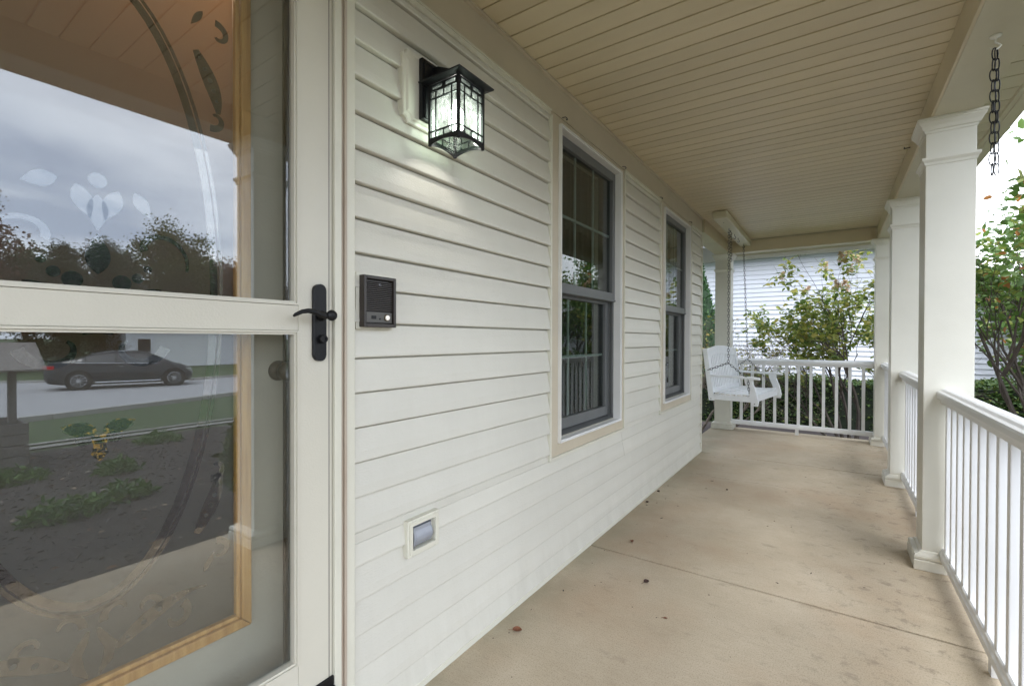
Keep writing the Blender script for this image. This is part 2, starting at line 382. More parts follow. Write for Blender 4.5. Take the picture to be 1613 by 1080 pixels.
# ------------------------------------------------------------------ house wall with siding
house = thing('house', 'cream house front with lapped vinyl siding and two sash windows along the porch', 'house')
W = MB()
WT = -.012
def wb(y0, y1, z0, z1): W.box(-.16, WT, y0, y1, z0, z1)
W1, W2 = (2.078, 2.872), (2.078+1.757, 2.872+1.757)
wb(-3.0, -.20, -.02, 2.8); wb(.84, 2.078, -.02, 2.8); wb(W1[1], W2[0], -.02, 2.8); wb(W2[1], 5.150, -.02, 2.8)
for a, b in (W1, W2): wb(a, b, -.02, .665); wb(a, b, 2.234, 2.8)
wb(-.20, .84, 2.30, 2.8); wb(-.20, .84, -.02, .20)
W.box(-4.5, -.16, 5.02, 5.150, -.02, 2.8)          # gable return beyond the corner
W.build('wall', TRIM, house)
E = .1016
def plank_mesh(y0, y1, e=E, cap=None):
    m = MB(); h = e if cap is None else cap
    prof = [(WT, -.0005), (.0180, -.0005), (.0210, .0015), (.0213, .006), (.0180, h*.30), (.0105, h*.62), (.0040, h-.006), (-.006, h-.0055), (-.006, h+.001), (WT, h+.001)]
    m.prism(prof, 1, y0, y1)
    return m.mesh('siding_plank', SIDING)
def course(y0, y1, k0, k1):
    me = plank_mesh(y0, y1)
    for k in range(k0, k1): link('siding_plank', me, house, (rnd.uniform(-.0008, .0008), 0, E*k+rnd.uniform(-.0004, .0004)))
rows_below = 5
cas = .585
for a, b in ((.85, 1.978), (2.962, 3.735), (4.719, 5.146)): course(a, b, 6, 22)
# full courses under the windows; staggered joints between the lengths
for k in range(0, 6):
    js = {5: 2.93, 4: 2.965}.get(k)
    for a, b in (((.85, js-.0012), (js+.0012, 5.146)) if js else ((.85, 5.146),)):
        m = MB(); prof = [(WT, -.0005), (.0180, -.0005), (.0210, .0015), (.0213, .006), (.0180, E*.30), (.0105, E*.62), (.0040, E-.006), (-.006, E-.0055), (-.006, E+.001), (WT, E+.001)]
        h = E if k < 5 else .572-5*E
        if k == 5: prof = [(WT, -.0005), (.0165, -.0005), (.0190, .0015), (.0193, .007), (.0095, h-.001), (.009, h), (WT, h)]
        m.prism(prof, 1, a, b); m.build('siding_plank', SIDING, house, loc=(0, 0, E*k))
for a, b in ((.85, 1.978), (2.962, 3.735), (4.719, 5.146)):   # fill pieces level with the casing bottom, top sliver
    m = MB(); m.prism([(WT, .5735), (.010, .5735), (.0092, .6), (.003, .6086), (WT, .6086)], 1, a, b); m.build('siding_plank', SIDING, house)
    m = MB(); z = 22*E; m.prism([(WT, z), (.0125, z-.0005), (.0148, z+.005), (.012, 2.258), (WT, 2.258)], 1, a, b); m.build('siding_plank', SIDING, house)
    B('top_trim', TRIM, house, WT, .021, a-.002, b+.002, 2.259, 2.283, .002)
    B('top_trim_lip', TRIM, house, .0212, .026, a-.002, b+.002, 2.276, 2.283, 0)
B('starter_strip', TRIM, house, WT, .019, .85, 5.148, -.012, -.001)
m = MB(); m.prism([(-.01, .001), (.022, .001), (.022, .022), (.0165, .024), (.0165, .001+.001), (-.01, .0015)], 1, .85, 5.148); m.build('base_trim', TRIM, house)
B('frieze_board', TAN, house, WT, .018, -1.2, 5.152, 2.2835, 2.4320, .001)
B('ceiling_trim', TAN, house, .0182, .034, -1.2, 5.152, 2.4210, 2.4320, 0)
B('corner_post', TRIM, house, WT, .024, 5.149, 5.170, 0, 2.2833, .003)
B('corner_post', TRIM, house, -.10, WT-.001, 5.150, 5.172, 0, 2.2833, .002)
# casing and J trim per window (sub-parts live under each window)
def window(dy, nm):
    m = MB(); frame_yz(m, -.02, .027, 2.066+dy, 2.884+dy, .651, 2.246, .0125); frame_yz(m, .0272, .033, 2.066+dy, 2.884+dy, .651, 2.246, .006)
    w = m.build('window', FRAMEW, house); w['label'] = nm
    c = MB(); c.box(WT, .0155, 1.992+dy, 2.0655+dy, .59, 2.282); c.box(WT, .0155, 2.8845+dy, 2.948+dy, .59, 2.282)
    c.box(WT, .0150, 2.0657+dy, 2.8843+dy, .59, .6505); c.box(WT, .0150, 2.0657+dy, 2.8843+dy, 2.2465, 2.282); c.build('casing', TAN, w, .001)
    j = MB(); j.box(WT, .024, 1.979+dy, 1.991+dy, .575, 2.2588); j.box(WT, .024, 2.949+dy, 2.961+dy, .575, 2.2588); j.box(WT, .0245, 1.991+dy, 2.949+dy, .5745, .5895)
    j.build('edge_trim', TRIM, w, .0015)
    # jamb liner
    j = MB(); j.box(-.13, -.0205, 2.0665+dy, 2.080+dy, .652, 2.245); j.box(-.13, -.0205, 2.870+dy, 2.8835+dy, .652, 2.245)
    j.box(-.13, -.0205, 2.080+dy, 2.870+dy, 2.232, 2.245); j.prism([(-.13, .652), (-.0205, .652), (-.0205, .664), (-.13, .690)], 1, 2.080+dy, 2.870+dy)
    j.box(-.055, -.045, 2.858+dy, 2.870+dy, .69, 1.44); j.box(-.03, -.022, 2.858+dy, 2.870+dy, .69, 1.44)
    j.build('jamb_liner', SASH, w)
    s = MB(); frame_yz(s, -.050, -.012, 2.0805+dy, 2.8695+dy, 1.412, 2.2315, .040, .050, .055); s.box(-.012, -.006, 2.0805+dy, 2.8695+dy, 1.414, 1.424)
    us = s.build('upper_sash', SASH, w, .002)
    B('pane', WGLASS, w, -.036, -.032, 2.1205+dy, 2.8295+dy, 1.467, 2.1815)
    s = MB(); frame_yz(s, -.088, -.053, 2.0805+dy, 2.8575+dy, .685, 1.441, .040, .045, .058); s.build('lower_sash', SASH, w, .002)
    B('pane', WGLASS, w, -.074, -.070, 2.1205+dy, 2.8175+dy, .743, 1.396)
    for k in (1, 2):
        y = 2.1205+dy+.709*k/3; B('muntin', MUNT, w, -.046, -.038, y-.007, y+.007, 1.467, 2.1815)
        y = 2.1205+dy+.697*k/3; B('muntin', MUNT, w, -.084, -.076, y-.007, y+.007, .743, 1.396)
    B('muntin', MUNT, w, -.0475, -.0370, 2.1205+dy, 2.8295+dy, 1.822, 1.836); B('muntin', MUNT, w, -.0855, -.0750, 2.1205+dy, 2.8175+dy, 1.068, 1.082)
window(0, 'nearer of the two sash windows in tan casing'); window(1.757, 'farther of the two sash windows in tan casing')
# dark rooms behind the glass, curtains
room = MB()
for (y0, y1) in ((1.2, 5.0),):
    x0, x1, z0, z1 = -4.2, -.165, .05, 2.6
    room.box(x0-.05, x0, y0, y1, z0, z1); room.box(x0, x1, y0-.05, y0, z0, z1); room.box(x0, x1, y1-.05+.05, y1+.015, z0, z1)
    room.box(x0, x1, y0, y1, z0-.05, z0); room.box(x0, x1, y0, y1, z1, z1+.05)
struct(room.build('interior_room', DARKROOM))
for i, dy in enumerate((0, 1.757)):
    m = MB(); pr = []
    n = 60
    for k in range(n+1): pr.append((-.24+.016*math.sin(k*1.7)+.006*math.sin(k*.61), 1.98+dy+.98*k/n))
    for k in range(n):
        (xa, ya), (xb, yb) = pr[k], pr[k+1]
        if .42 < k/n < .47 and i == 1: continue
        m.poly([(xa, ya, .3), (xb, yb, .3), (xb, yb, 2.4), (xa, ya, 2.4), (xa-.004, ya, .3), (xb-.004, yb, .3), (xb-.004, yb, 2.4), (xa-.004, ya, 2.4)], [(0, 1, 2, 3), (5, 4, 7, 6)])
    o = m.build('curtain', CURT); tag(o, ['dark pleated curtain hanging behind the nearer window', 'dark pleated curtain hanging behind the farther window'][i], 'curtain')
# top valance seen in upper sashes
for i, dy in enumerate((0, 1.757)):
    m = MB(); n = 40
    for k in range(n):
        a, b = k/n, (k+1)/n; f = lambda t: 1.93-.10*math.sin(t*math.pi)*0+.06*math.sin(t*9.4)*.4-.12*t
        xa, xb = -.19+.010*math.sin(k*1.9), -.19+.010*math.sin((k+1)*1.9)
        m.poly([(xa, 1.98+dy+.98*a, f(a)), (xb, 1.98+dy+.98*b, f(b)), (xb, 1.98+dy+.98*b, 2.4), (xa, 1.98+dy+.98*a, 2.4)], [(0, 1, 2, 3)])
    o = m.build('valance', mat('valance_cloth', (.08, .08, .07), .9, .2, 30, .3, 200)); tag(o, ['gathered grey valance across the top of the nearer window', 'gathered grey valance across the top of the farther window'][i], 'valance')

# screw hooks at the window heads
hk = [(2.098, 'left corner of the nearer window'), (2.911, 'right corner of the nearer window'), (3.70, 'left corner of the farther window'), (4.62, 'right corner of the farther window')]
for y, w in hk:
    m = MB(); x = .018
    m.tube([(x, y, 2.29), (x+.018, y, 2.288), (x+.024, y+.006, 2.283), (x+.022, y+.014, 2.279), (x+.014, y+.018, 2.281), (x+.012, y+.018, 2.288)], .0022, 6)
    o = m.build('screw_hook', STEEL, smooth=True); tag(o, 'small steel screw hook above the '+w, 'hook')
m = MB(); m.tube([(1.559, 3.9, 2.40), (1.53, 3.9, 2.398), (1.52, 3.91, 2.40), (1.522, 3.92, 2.412)], .003, 6); tag(m.build('screw_hook', BLACK, smooth=True), 'black screw hook on the inner face of the beam between the near two columns', 'hook')

# ------------------------------------------------------------------ ceiling
ceil = struct(B('porch_ceiling', TAN, None, -.1, 1.598, -3.0, 6.9, 2.452, 2.55))
P = .097; y = 1.4231-12*P*4+.0
y0 = 1.4231-P*46
prof = [(.0012, 2.4335), (P-.0085, 2.4335), (P-.0060, 2.4350), (P-.0045, 2.4382), (P-.0005, 2.4382), (P-.0005, 2.450), (.0012, 2.450)]
m = MB(); m.prism(prof, 0, .030, 1.56); pm = m.mesh('ceiling_plank', CEIL)
k = 0
while y0+k*P < 6.56:
    link('ceiling_plank', pm, ceil, (0, y0+k*P, rnd.uniform(-.0005, .0005))); k += 1
# beams round the porch edge
B('beam', BEAMM, ceil, 1.562, 1.74, -3.0, 6.9, 2.296, 2.4510, .002)
B('beam_filler', BEAMM, ceil, 1.60, 1.738, -3.0, 6.9, 2.4515, 2.55)
B('beam_inner_trim', CEIL, ceil, 1.550, 1.5615, -3.0, 6.625, 2.2965, 2.4329, .001)
B('end_beam', BEAMM, ceil, -.02, 1.5495, 6.650, 6.80, 2.296, 2.4510, .002)
B('end_beam_inner_trim', CEIL, ceil, .030, 1.5495, 6.638, 6.6495, 2.2965, 2.4330, .001)
B('side_beam', BEAMM, ceil, -.145, .028, 5.174, 6.90, 2.296, 2.4515, .002)
B('side_beam_trim', CEIL, ceil, .0285, .038, 5.174, 6.637, 2.2966, 2.4325, .001)
# outer soffit and fascia
sp = MB(); sp.prism([(.0012, 2.452), (.145, 2.452), (.148, 2.460), (.1515, 2.460), (.1515, 2.466), (.0012, 2.466)], 0, 1.742, 1.922); sm = sp.mesh('soffit_panel', BEAMM)
for k in range(66): link('soffit_panel', sm, ceil, (0, -3.0+k*.1524, 0))
B('fascia', BEAMM, ceil, 1.9225, 1.945, -3.0, 7.03, 2.434, 2.58, .002)
B('gutter', BEAMM, ceil, 1.9455, 2.008, -3.0, 7.15, 2.430, 2.56, .006)
B('fascia', NWHT, ceil, -.40, 1.9220, 7.00, 7.03, 2.262, 2.47, .002)
B('end_soffit', BEAMM, ceil, -.146, 1.7415, 6.9005, 6.998, 2.305, 2.332)
B('roof_deck', SHING, ceil, -4.6, 2.02, -3.0, 7.12, 2.582, 2.80)
for yv in (2.60, 2.69):        # vent strips
    m = MB()
    for q in range(9): m.box(1.748, 1.915, yv+q*.0075, yv+q*.0075+.0035, 2.4495, 2.4518)
    o = m.build('soffit_vent', mat('vent', (.10, .10, .09), .6), ceil); o['kind'] = 'stuff'

# swing support under the ceiling
sup = thing('swing_support', 'tan boxed beam fixed under the far end of the ceiling carrying the swing', 'beam', (.23, 5.75, 2.43))
m = MB(); m.box(-.065, .065, -.83, .83, -.072, .0); m.build('beam_box', BEAMM, sup, .014, seg=3)
def hookmesh():
    m = MB(); m.tube([(0, 0, .005), (0, 0, -.022), (.010, 0, -.030), (.013, 0, -.042), (.004, 0, -.052), (-.008, 0, -.047), (-.010, 0, -.036)], .0034, 6)
    return m.mesh('hook', BLACK, smooth=True)
hm = hookmesh()
for yy in (-.33, -.22, .02, .25, .65): link('hook', hm, sup, (0, yy, -.072))
m = MB(); m.lathe((0, -.62, -.0725), (0, 0, -1), [(.006, 0), (.005, .002)], 10); m.build('screw', BRONZE, sup)

# ------------------------------------------------------------------ columns
def column(cx, cy, label):
    t = thing('porch_column', label, 'column', (cx, cy, 0), 'square white porch columns')
    MB().sqloft(0, 0, [(.095, .093), (.095, 2.2285)]).build('shaft', COL, t, .003)
    MB().sqloft(0, 0, [(.1285, 0), (.130, .002), (.130, .048), (.127, .051)]).build('plinth', COL, t, .002)
    MB().sqloft(0, 0, [(.122, .0512), (.127, .056), (.128, .066), (.125, .075), (.116, .080), (.108, .083), (.104, .090), (.0960, .0935), (.0952, .094)]).build('base_moulding', COL, t)
    MB().sqloft(0, 0, [(.0956, 2.062), (.0985, 2.064), (.101, 2.076), (.108, 2.086), (.110, 2.090), (.110, 2.100), (.0956, 2.102)]).build('neck_moulding', COL, t)
    MB().sqloft(0, 0, [(.0956, 2.224), (.099, 2.226), (.101, 2.237), (.107, 2.240), (.113, 2.256), (.122, 2.270), (.126, 2.276), (.126, 2.283), (.130, 2.286), (.130, 2.2955), (.1285, 2.2959)]).build('capital', COL, t)
    return t
column(1.632, 3.275, 'near white square column between the two nearer railings, chain beside its top')
column(1.632, 4.932, 'middle white square column seen just left of the near one')
column(1.632, 6.68, 'corner white square column where the side and end railings meet')
column(-.05, 6.75, 'far left white square column behind the swing')
column(1.632, 1.44, 'white square column opposite the front door, at the start of the railing')

# ------------------------------------------------------------------ railings
balm = MB().box(-.016, .016, -.016, .016, .118, .862).mesh('baluster', WHITE, .003)
def rail_profile():
    h = .045
    return [(-h, .888), (-h+.002, .880), (-.030, .874), (-.028, .856), (-.024, .852), (.024, .852), (.028, .856), (.030, .874), (h-.002, .880), (h, .888), (h, .905), (h-.004, .913), (.030, .918), (.022, .926), (.012, .930), (-.012, .930), (-.022, .926), (-.030, .918), (-h+.004, .913), (-h, .905)]
def low_profile():
    return [(-.027, .070), (.027, .070), (.028, .074), (.028, .100), (.022, .108), (.020, .118), (.014, .124), (-.014, .124), (-.020, .118), (-.022, .108), (-.028, .100), (-.028, .074)]
def railing(ax, c, a, b, first, step, label, foot):
    t = thing('porch_railing', label, 'railing', (c, (a+b)/2, 0) if ax == 1 else ((a+b)/2, c, 0), 'white vinyl railings round the porch')
    L2 = (b-a)/2-.0005; mid = (a+b)/2
    for nm, pr in (('top_rail', rail_profile()), ('bottom_rail', low_profile())):
        m = MB()
        m.prism(pr, 1 if ax == 1 else 0, -L2, L2)
        o = m.build(nm, WHITE, t, smooth=False)
    p = first
    while p < b-.02:
        loc = (0, p-mid, 0) if ax == 1 else (p-mid, 0, 0)
        link('baluster', balm, t, loc); p += step
    m = MB(); m.box(-.018, .018, -.018, .018, 0, .0705); l = (0, foot-mid, 0) if ax == 1 else (foot-mid, 0, 0)
    m.build('foot_block', WHITE, t, .002, loc=l)
    return t
railing(1, 1.632, 1.535, 3.18, 1.415+.2005, .1255, 'near white railing running from the near column to the right edge of the photo', 2.30)
railing(1, 1.632, 3.37, 4.837, 3.44, .1255, 'white side railing seen between the near and middle columns', 4.1)
railing(1, 1.632, 5.027, 6.585, 5.10, .1255, 'white side railing seen between the middle and corner columns', 5.8)
railing(0, 6.75, .045, 1.537, .045+.12, .128, 'white end railing across the far end of the porch behind the swing', .79)

# ------------------------------------------------------------------ storm door, casing, front door
frame = thing('door_frame', 'cream door frame with weathered brickmould beside the siding', 'door frame', (0, .84, .2))
def DB(nm, mt, x0, x1, y0, y1, z0, z1, bev=.001): return B(nm, mt, None, x0, x1, y0, y1, z0, z1, bev)
def par(o, p):
    o.parent = p; o.matrix_parent_inverse = Matrix.Translation(-Vector(p.location)) if True else o.matrix_parent_inverse
    return o
par(DB('side_jamb', TRIM, -.11, .034, .7785, .7995, -.0, 2.30, .002), frame)
par(DB('brickmould', JAMB, -.012, .024, .800, .812, 0, 2.30, .002), frame)
par(DB('brickmould_bead', JAMB, -.012, .030, .8125, .8205, 0, 2.30, .002), frame)
par(DB('brickmould_edge', TRIM, -.012, .026, .8210, .8500, 0, 2.2830, .003), frame)
par(DB('head_jamb', TRIM, -.11, .034, -.16, .7784, 2.262, 2.282, .002), frame)
par(DB('side_jamb', TRIM, -.11, .034, -.181, -.161, 0, 2.30, .002), frame)
par(DB('threshold', BLACK, -.16, .040, -.16, .7780, .0, .225, .004), frame)
par(DB('rain_cap', BLACK, .001, .030, .700, .7780, .2255, .2480, .001), frame)
sdoor = thing('storm_door', 'cream storm door with two glass panels and black lever handle', 'storm door', (0, .3, .25))
def S(nm, mt, *a, bev=.002): return par(B(nm, mt, None, *a, bev), sdoor)
ZB, ZT = .2485, 2.258
yl, yr = -.155, .7765
S('stile', DOORP, -.004, .024, .6785, yr, ZB, ZT); S('stile', DOORP, -.004, .024, yl, -.0565, ZB, ZT)
S('bottom_rail', DOORP, -.004, .0235, -.056, .678, ZB, .330); S('top_rail', DOORP, -.004, .0235, -.056, .678, 2.17, ZT); S('middle_rail', DOORP, -.004, .0235, -.056, .678, 1.192, 1.2565)
def bead(z0, z1):
    m = MB(); frame_yz(m, .000, .0270, -.0560, .6784, z0, z1, .0045); frame_yz(m, .000, .0215, -.0512, .6736, z0+.0048, z1-.0048, .005)
    par(m.build('glazing_bead', DOORP), sdoor)
bead(.3305, 1.1915); bead(1.257, 2.1695)
par(B('glass_panel', STORM, None, .003, .0065, -.0460, .6686, .3405, 1.1815), sdoor); par(B('glass_panel', STORM, None, .003, .0065, -.0460, .6686, 1.267, 2.1595), sdoor)
S('stile_groove', BRONZE, .0238, .0246, .7655, .7672, ZB, ZT, bev=0)
# lever handle set
hp = MB(); n = 14; ring = []
def stadium(y, z0, z1, r, k=8):
    pts = []
    for i in range(k+1): a = math.pi*i/k; pts.append((y+r*math.cos(a), z1-r*.9+r*.9*math.sin(a)))
    for i in range(k+1): a = math.pi+math.pi*i/k; pts.append((y+r*math.cos(a), z0+r*.9+r*.9*math.sin(a)))
    return pts
HY = .735
hp.loft([[(x, a, b) for a, b in stadium(HY, 1.112, 1.316, r)] for x, r in ((.0245, .0195), (.031, .0195), (.0345, .0165))])
par(hp.build('handle_plate', BLACK, smooth=False), sdoor)
hv = MB(); hv.lathe((.0345, HY+.002, 1.232), (1, 0, 0), [(.013, 0), (.013, .006), (.0085, .010), (.0085, .036), (.013, .040), (.0145, .046), (.012, .052), (.004, .054)], 18)
hv.tube([(.074, HY+.002, 1.232), (.075, HY-.012, 1.229), (.076, HY-.028, 1.233), (.077, HY-.045, 1.239), (.077, HY-.062, 1.241), (.076, HY-.078, 1.238), (.074, HY-.094, 1.230), (.073, HY-.099, 1.226)], [.007, .0075, .007, .0068, .0062, .0055, .0045, .0025], 10)
par(hv.build('lever', BLACK, smooth=True), sdoor)
hv = MB(); hv.lathe((.0345, HY+.003, 1.171), (1, 0, 0), [(.0115, 0), (.0115, .010), (.010, .013), (.006, .013), (.006, .010), (.0005, .010)], 18); par(hv.build('lock_cylinder', BLACK, smooth=False), sdoor)

# front door behind
fd = thing('front_door', 'cream front door with a wood framed etched oval glass behind the storm door', 'door', (-.12, .3, .23))
GX = -.115
def F(nm, mt, *a, bev=0): return par(B(nm, mt, None, *a, bev), fd)
m = MB(); frame_yz(m, -.160, -.1175, -.155, .7770, .2255, 2.262, .180, .150, .235); par(m.build('door_panel', DOORIN), fd)
gy0, gy1, gz0, gz1 = .026, .584, .463, 2.100
def wood(y0, y1, z0, z1, horiz):
    pass
def ringf(nm, mt, w0, w1, x0, x1, bev=.003):
    m = MB(); y0, y1, z0, z1 = gy0-w1, gy1+w1, gz0-w1, gz1+w1; w = w1-w0
    for q in ([(y0, z0), (y1, z0), (y1-w, z0+w), (y0+w, z0+w)], [(y1, z0), (y1, z1), (y1-w, z1-w), (y1-w, z0+w)], [(y1, z1), (y0, z1), (y0+w, z1-w), (y1-w, z1-w)], [(y0, z1), (y0, z0), (y0+w, z0+w), (y0+w, z1-w)]):
        c = (sum(a for a, b in q)/4, sum(b for a, b in q)/4); q2 = [(c[0]+(a-c[0])*.9995, c[1]+(b-c[1])*.9995) for a, b in q]
        m.prism(q2, 0, x0, x1)
    par(m.build(nm, mt, bev=bev), fd)
ringf('wood_frame', WOODM, .012, .036, -.1172, -.094); ringf('wood_frame_bead', WOODM, .0005, .0115, -.1172, -.101); 
par(B('glass_sheet', FROST, None, -.125, GX, gy0, gy1, gz0, gz1, 0), fd)
gsheet = [o for o in bpy.data.objects if o.name.startswith('glass_sheet')][0]
def etch(nm, mb, mt=None):
    o = mb.build(nm, mt or CLEARG); o.parent = gsheet
    return o
CY0, CZ0 = .307, 1.282
XE0, XE1 = GX+.0004, GX+.0012
def ribbon(pts, ws, mb=None):
    mb = mb or MB(); n = len(pts); Lp, Rp = [], []; K = 1.0 if n > 60 else 1.55
    for i in range(n):
        a = Vector(pts[max(i-1, 0)]); b = Vector(pts[min(i+1, n-1)]); d = (b-a); d = d.normalized() if d.length > 0 else Vector((1, 0)); w = K*(ws[i] if isinstance(ws, (list, tuple)) else ws)
        nrm = Vector((-d.y, d.x))*w/2; p = Vector(pts[i]); Lp.append(p+nrm); Rp.append(p-nrm)
    rings = [[(XE0, l.x, l.y), (XE1, l.x, l.y), (XE1, r.x, r.y), (XE0, r.x, r.y)] for l, r in zip(Lp, Rp)]
    mb.loft(rings); return mb
def curve(fn, n=24): return [fn(i/n) for i in range(n+1)]
def ell(a, b, w):
    ps = curve(lambda t: (CY0+a*math.cos(2*math.pi*t), CZ0+b*math.sin(2*math.pi*t)), 72)
    return ribbon(ps, w)
etch('etched_oval_line', ell(.232, .662, .017)); etch('etched_oval_line', ell(.249, .680, .0075))
def leafp(y, z, l, w, ang):
    ps = [(y+math.cos(ang)*l*t, z+math.sin(ang)*l*t) for t in lin(0, 1, 10)]
    ws = [max(.0006, .68*w*math.sin(math.pi*min(1, t*1.0)**.8)) for t in lin(0, 1, 10)]
    return ribbon(ps, ws)
def spiral(cy, cz, r0, r1, a0, a1, w0, w1, mb=None, sy=1, n=26):
    ps = curve(lambda t: (cy+sy*(r0+(r1-r0)*t)*math.cos(a0+(a1-a0)*t), cz+(r0+(r1-r0)*t)*math.sin(a0+(a1-a0)*t)), n)
    return ribbon(ps, [w0+(w1-w0)*t for t in lin(0, 1, n)], mb)
def disc(y, z, r, nm='etched_dot', mt=None):
    m = MB(); q = [(y+r*math.cos(2*math.pi*i/14), z+r*math.sin(2*math.pi*i/14)) for i in range(14)]
    x0, x1 = (XE0, XE1) if mt is None else (XE1+.0002, XE1+.0006)
    m.prism(q, 0, x0, x1); return etch(nm, m, mt)
# central flower
for (dy, dz, l, w, an) in ((0, .03, .075, .034, -90), (-.035, .045, .07, .032, -70), (.035, .045, .07, .032, -110), (-.062, .05, .055, .03, 200), (.062, .05, .06, .026, -60), (0, -.135, .085, .040, 90)):
    etch('etched_leaf', leafp(CY0+.01+dy, 1.44+dz, l, w, R(an)))
disc(CY0+.01, 1.50, .016)
for s in (-1, 1):
    etch('etched_scroll', spiral(CY0+.01+s*.095, 1.36, .015, .075, R(160), R(-25), .010, .004, sy=s))
    etch('etched_scroll', ribbon(curve(lambda t: (CY0+.01+s*(.012+.10*t**1.4), 1.18+.20*t-.10*t*t), 20), [.014*(1-t)+.003 for t in lin(0, 1, 20)]))
    for k, (dy, dz, r) in enumerate(((.040, -.075, .017), (.068, -.062, .011), (.086, -.040, .008))): disc(CY0+.01+s*dy, 1.365+dz, r)
    etch('etched_scroll', spiral(CY0+.01+s*.065, 1.215, .070, .012, R(170), R(-20), .020, .006, sy=s))
    etch('etched_scroll', spiral(CY0+.01+s*.060, 1.16, .060, .012, R(-10), R(-200), .014, .004, sy=s))
    # tulip at the foot of the motif
    etch('etched_leaf', leafp(CY0+.012+s*.004, .975, .060, .030, R(18) if s > 0 else R(162)), AMBER)
    etch('etched_leaf', leafp(CY0+.012+s*.058, .985, .052, .024, R(180+s*0) if s > 0 else 0)); disc(CY0+.012+s*.026, .962, .013)
etch('etched_leaf', ribbon([(CY0+.012, .970), (CY0+.012, .945), (CY0+.012, .930), (CY0+.012, .915)], [.020, .013, .019, .002]), AMBER)
# corner and edge scrollwork with dot chains
def dotchain(pts, ws):
    o = etch('etched_scroll', ribbon(pts, ws)); n = len(pts)
    for i in range(2, n-2, 3):
        w = ws[i]*.27
        if w > .0015: disc(pts[i][0], pts[i][1], w, 'frosted_dot', FROST)
for sz in (1, -1):
    zc = CZ0; Z = lambda z: zc+sz*(z-zc)      # the pattern is mirrored top to bottom
    for s in (1, -1):
        Yq = lambda y: CY0+s*(y-CY0)
        m = ribbon([(Yq(.315), Z(.565)), (Yq(.322), Z(.545)), (Yq(.336), Z(.520)), (Yq(.330), Z(.49)), (Yq(.316), Z(.468))], [.004, .010, .014, .012, .003])
        etch('etched_leaf', m)
        etch('etched_scroll', spiral(Yq(.352), Z(.585), .030, .008, R(200)*1, R(20), .010, .004, sy=s))
        dotchain([(Yq(.345+.175*t), Z(.507+.062*math.sin(t*1.9)-.0)) for t in lin(0, 1, 18)], [.004+.020*math.sin(math.pi*min(1, t*1.15+.05))*(1-.35*t) if t < .83 else .004 for t in lin(0, 1, 18)])
        etch('etched_scroll', spiral(Yq(.455), Z(.520), .030, .010, R(60), R(-190), .012, .005, sy=s))
        etch('etched_scroll', spiral(Yq(.400), Z(.572), .026, .008, R(-40), R(190), .010, .004, sy=s))
        dotchain([(Yq(.500+.050*math.sin(t*1.5)), Z(.70+.135*t)) for t in lin(0, 1, 18)], [.003+.019*math.sin(math.pi*(.1+.85*t)) for t in lin(0, 1, 18)])
        etch('etched_scroll', spiral(Yq(.540), Z(.850), .026, .008, R(-110), R(100), .011, .004, sy=s))
        etch('etched_scroll', spiral(Yq(.548), Z(.640), .028, .008, R(100), R(-120), .011, .004, sy=s))
        etch('etched_leaf', leafp(Yq(.515), Z(.60), .05, .014, R(60 if s*sz > 0 else 120)*sz))
par(B('recess_shade_strip', BRONZE, None, -.1168, -.108, .716, .7770, .2260, 2.2610, .001), fd)  # dark strip added on the door panel to stand in for the recess shadow
kn = MB(); kn.lathe((-.117, .703, 1.083), (1, 0, 0), [(.028, 0), (.028, .004), (.020, .008), (.012, .012), (.012, .030), (.020, .034), (.0265, .044), (.027, .054), (.022, .064), (.010, .069), (.001, .070)], 24)
par(kn.build('door_knob', KNOBM, smooth=True), fd)
par(B('side_stop', TRIM, None, -.1168, -.0045, .7550, .7780, .226, 2.26, 0), frame) if False else None

hall = MB()
for q in ((-2.9, -2.85, -.9, 1.14, .1, 2.6), (-2.85, -.17, -.95, -.9, .1, 2.6), (-2.85, -.17, 1.10, 1.14, .1, 2.6), (-2.85, -.17, -.9, 1.10, .08, .13), (-2.85, -.17, -.9, 1.10, 2.58, 2.62)): hall.box(*q)
struct(hall.build('hallway', mat('hall_paint', (.16, .13, .10), .8)))
hl = bpy.data.lights.new('hall_light', 'POINT'); hl.energy = 13; hl.color = (1, .66, .46); hl.shadow_soft_size = .12
hlo = bpy.data.objects.new('hall_light', hl); C.objects.link(hlo); hlo.location = (-.42, .55, 2.36)
# ------------------------------------------------------------------ wall lantern
lx0, lx1, ly0, ly1 = .065, .195, 1.101, 1.231
lcx, lcy = (lx0+lx1)/2, (ly0+ly1)/2
lan = thing('wall_lantern', 'lit black mission style lantern on a cream block above the intercom', 'wall lamp', (.03, 1.16, 1.98))
def Lp(o): return par(o, lan)
LZ0, LZ1 = 1.801, 1.982
fm = MB()
pw = .009
for (x, y) in ((lx0, ly0), (lx1, ly0), (lx0, ly1), (lx1, ly1)):
    sx = 1 if x == lx0 else -1; sy = 1 if y == ly0 else -1
    fm.box(min(x, x+sx*pw), max(x, x+sx*pw), min(y, y+sy*pw), max(y, y+sy*pw), LZ0, LZ1+.01)
    fm.lathe((x+sx*pw/2, y+sy*pw/2, LZ0-.006), (0, 0, 1), [(.002, 0), (.0065, .002), (.0065, .0055)], 8)
Lp(fm.build('lamp_frame', BLACK))
bm_ = .0035
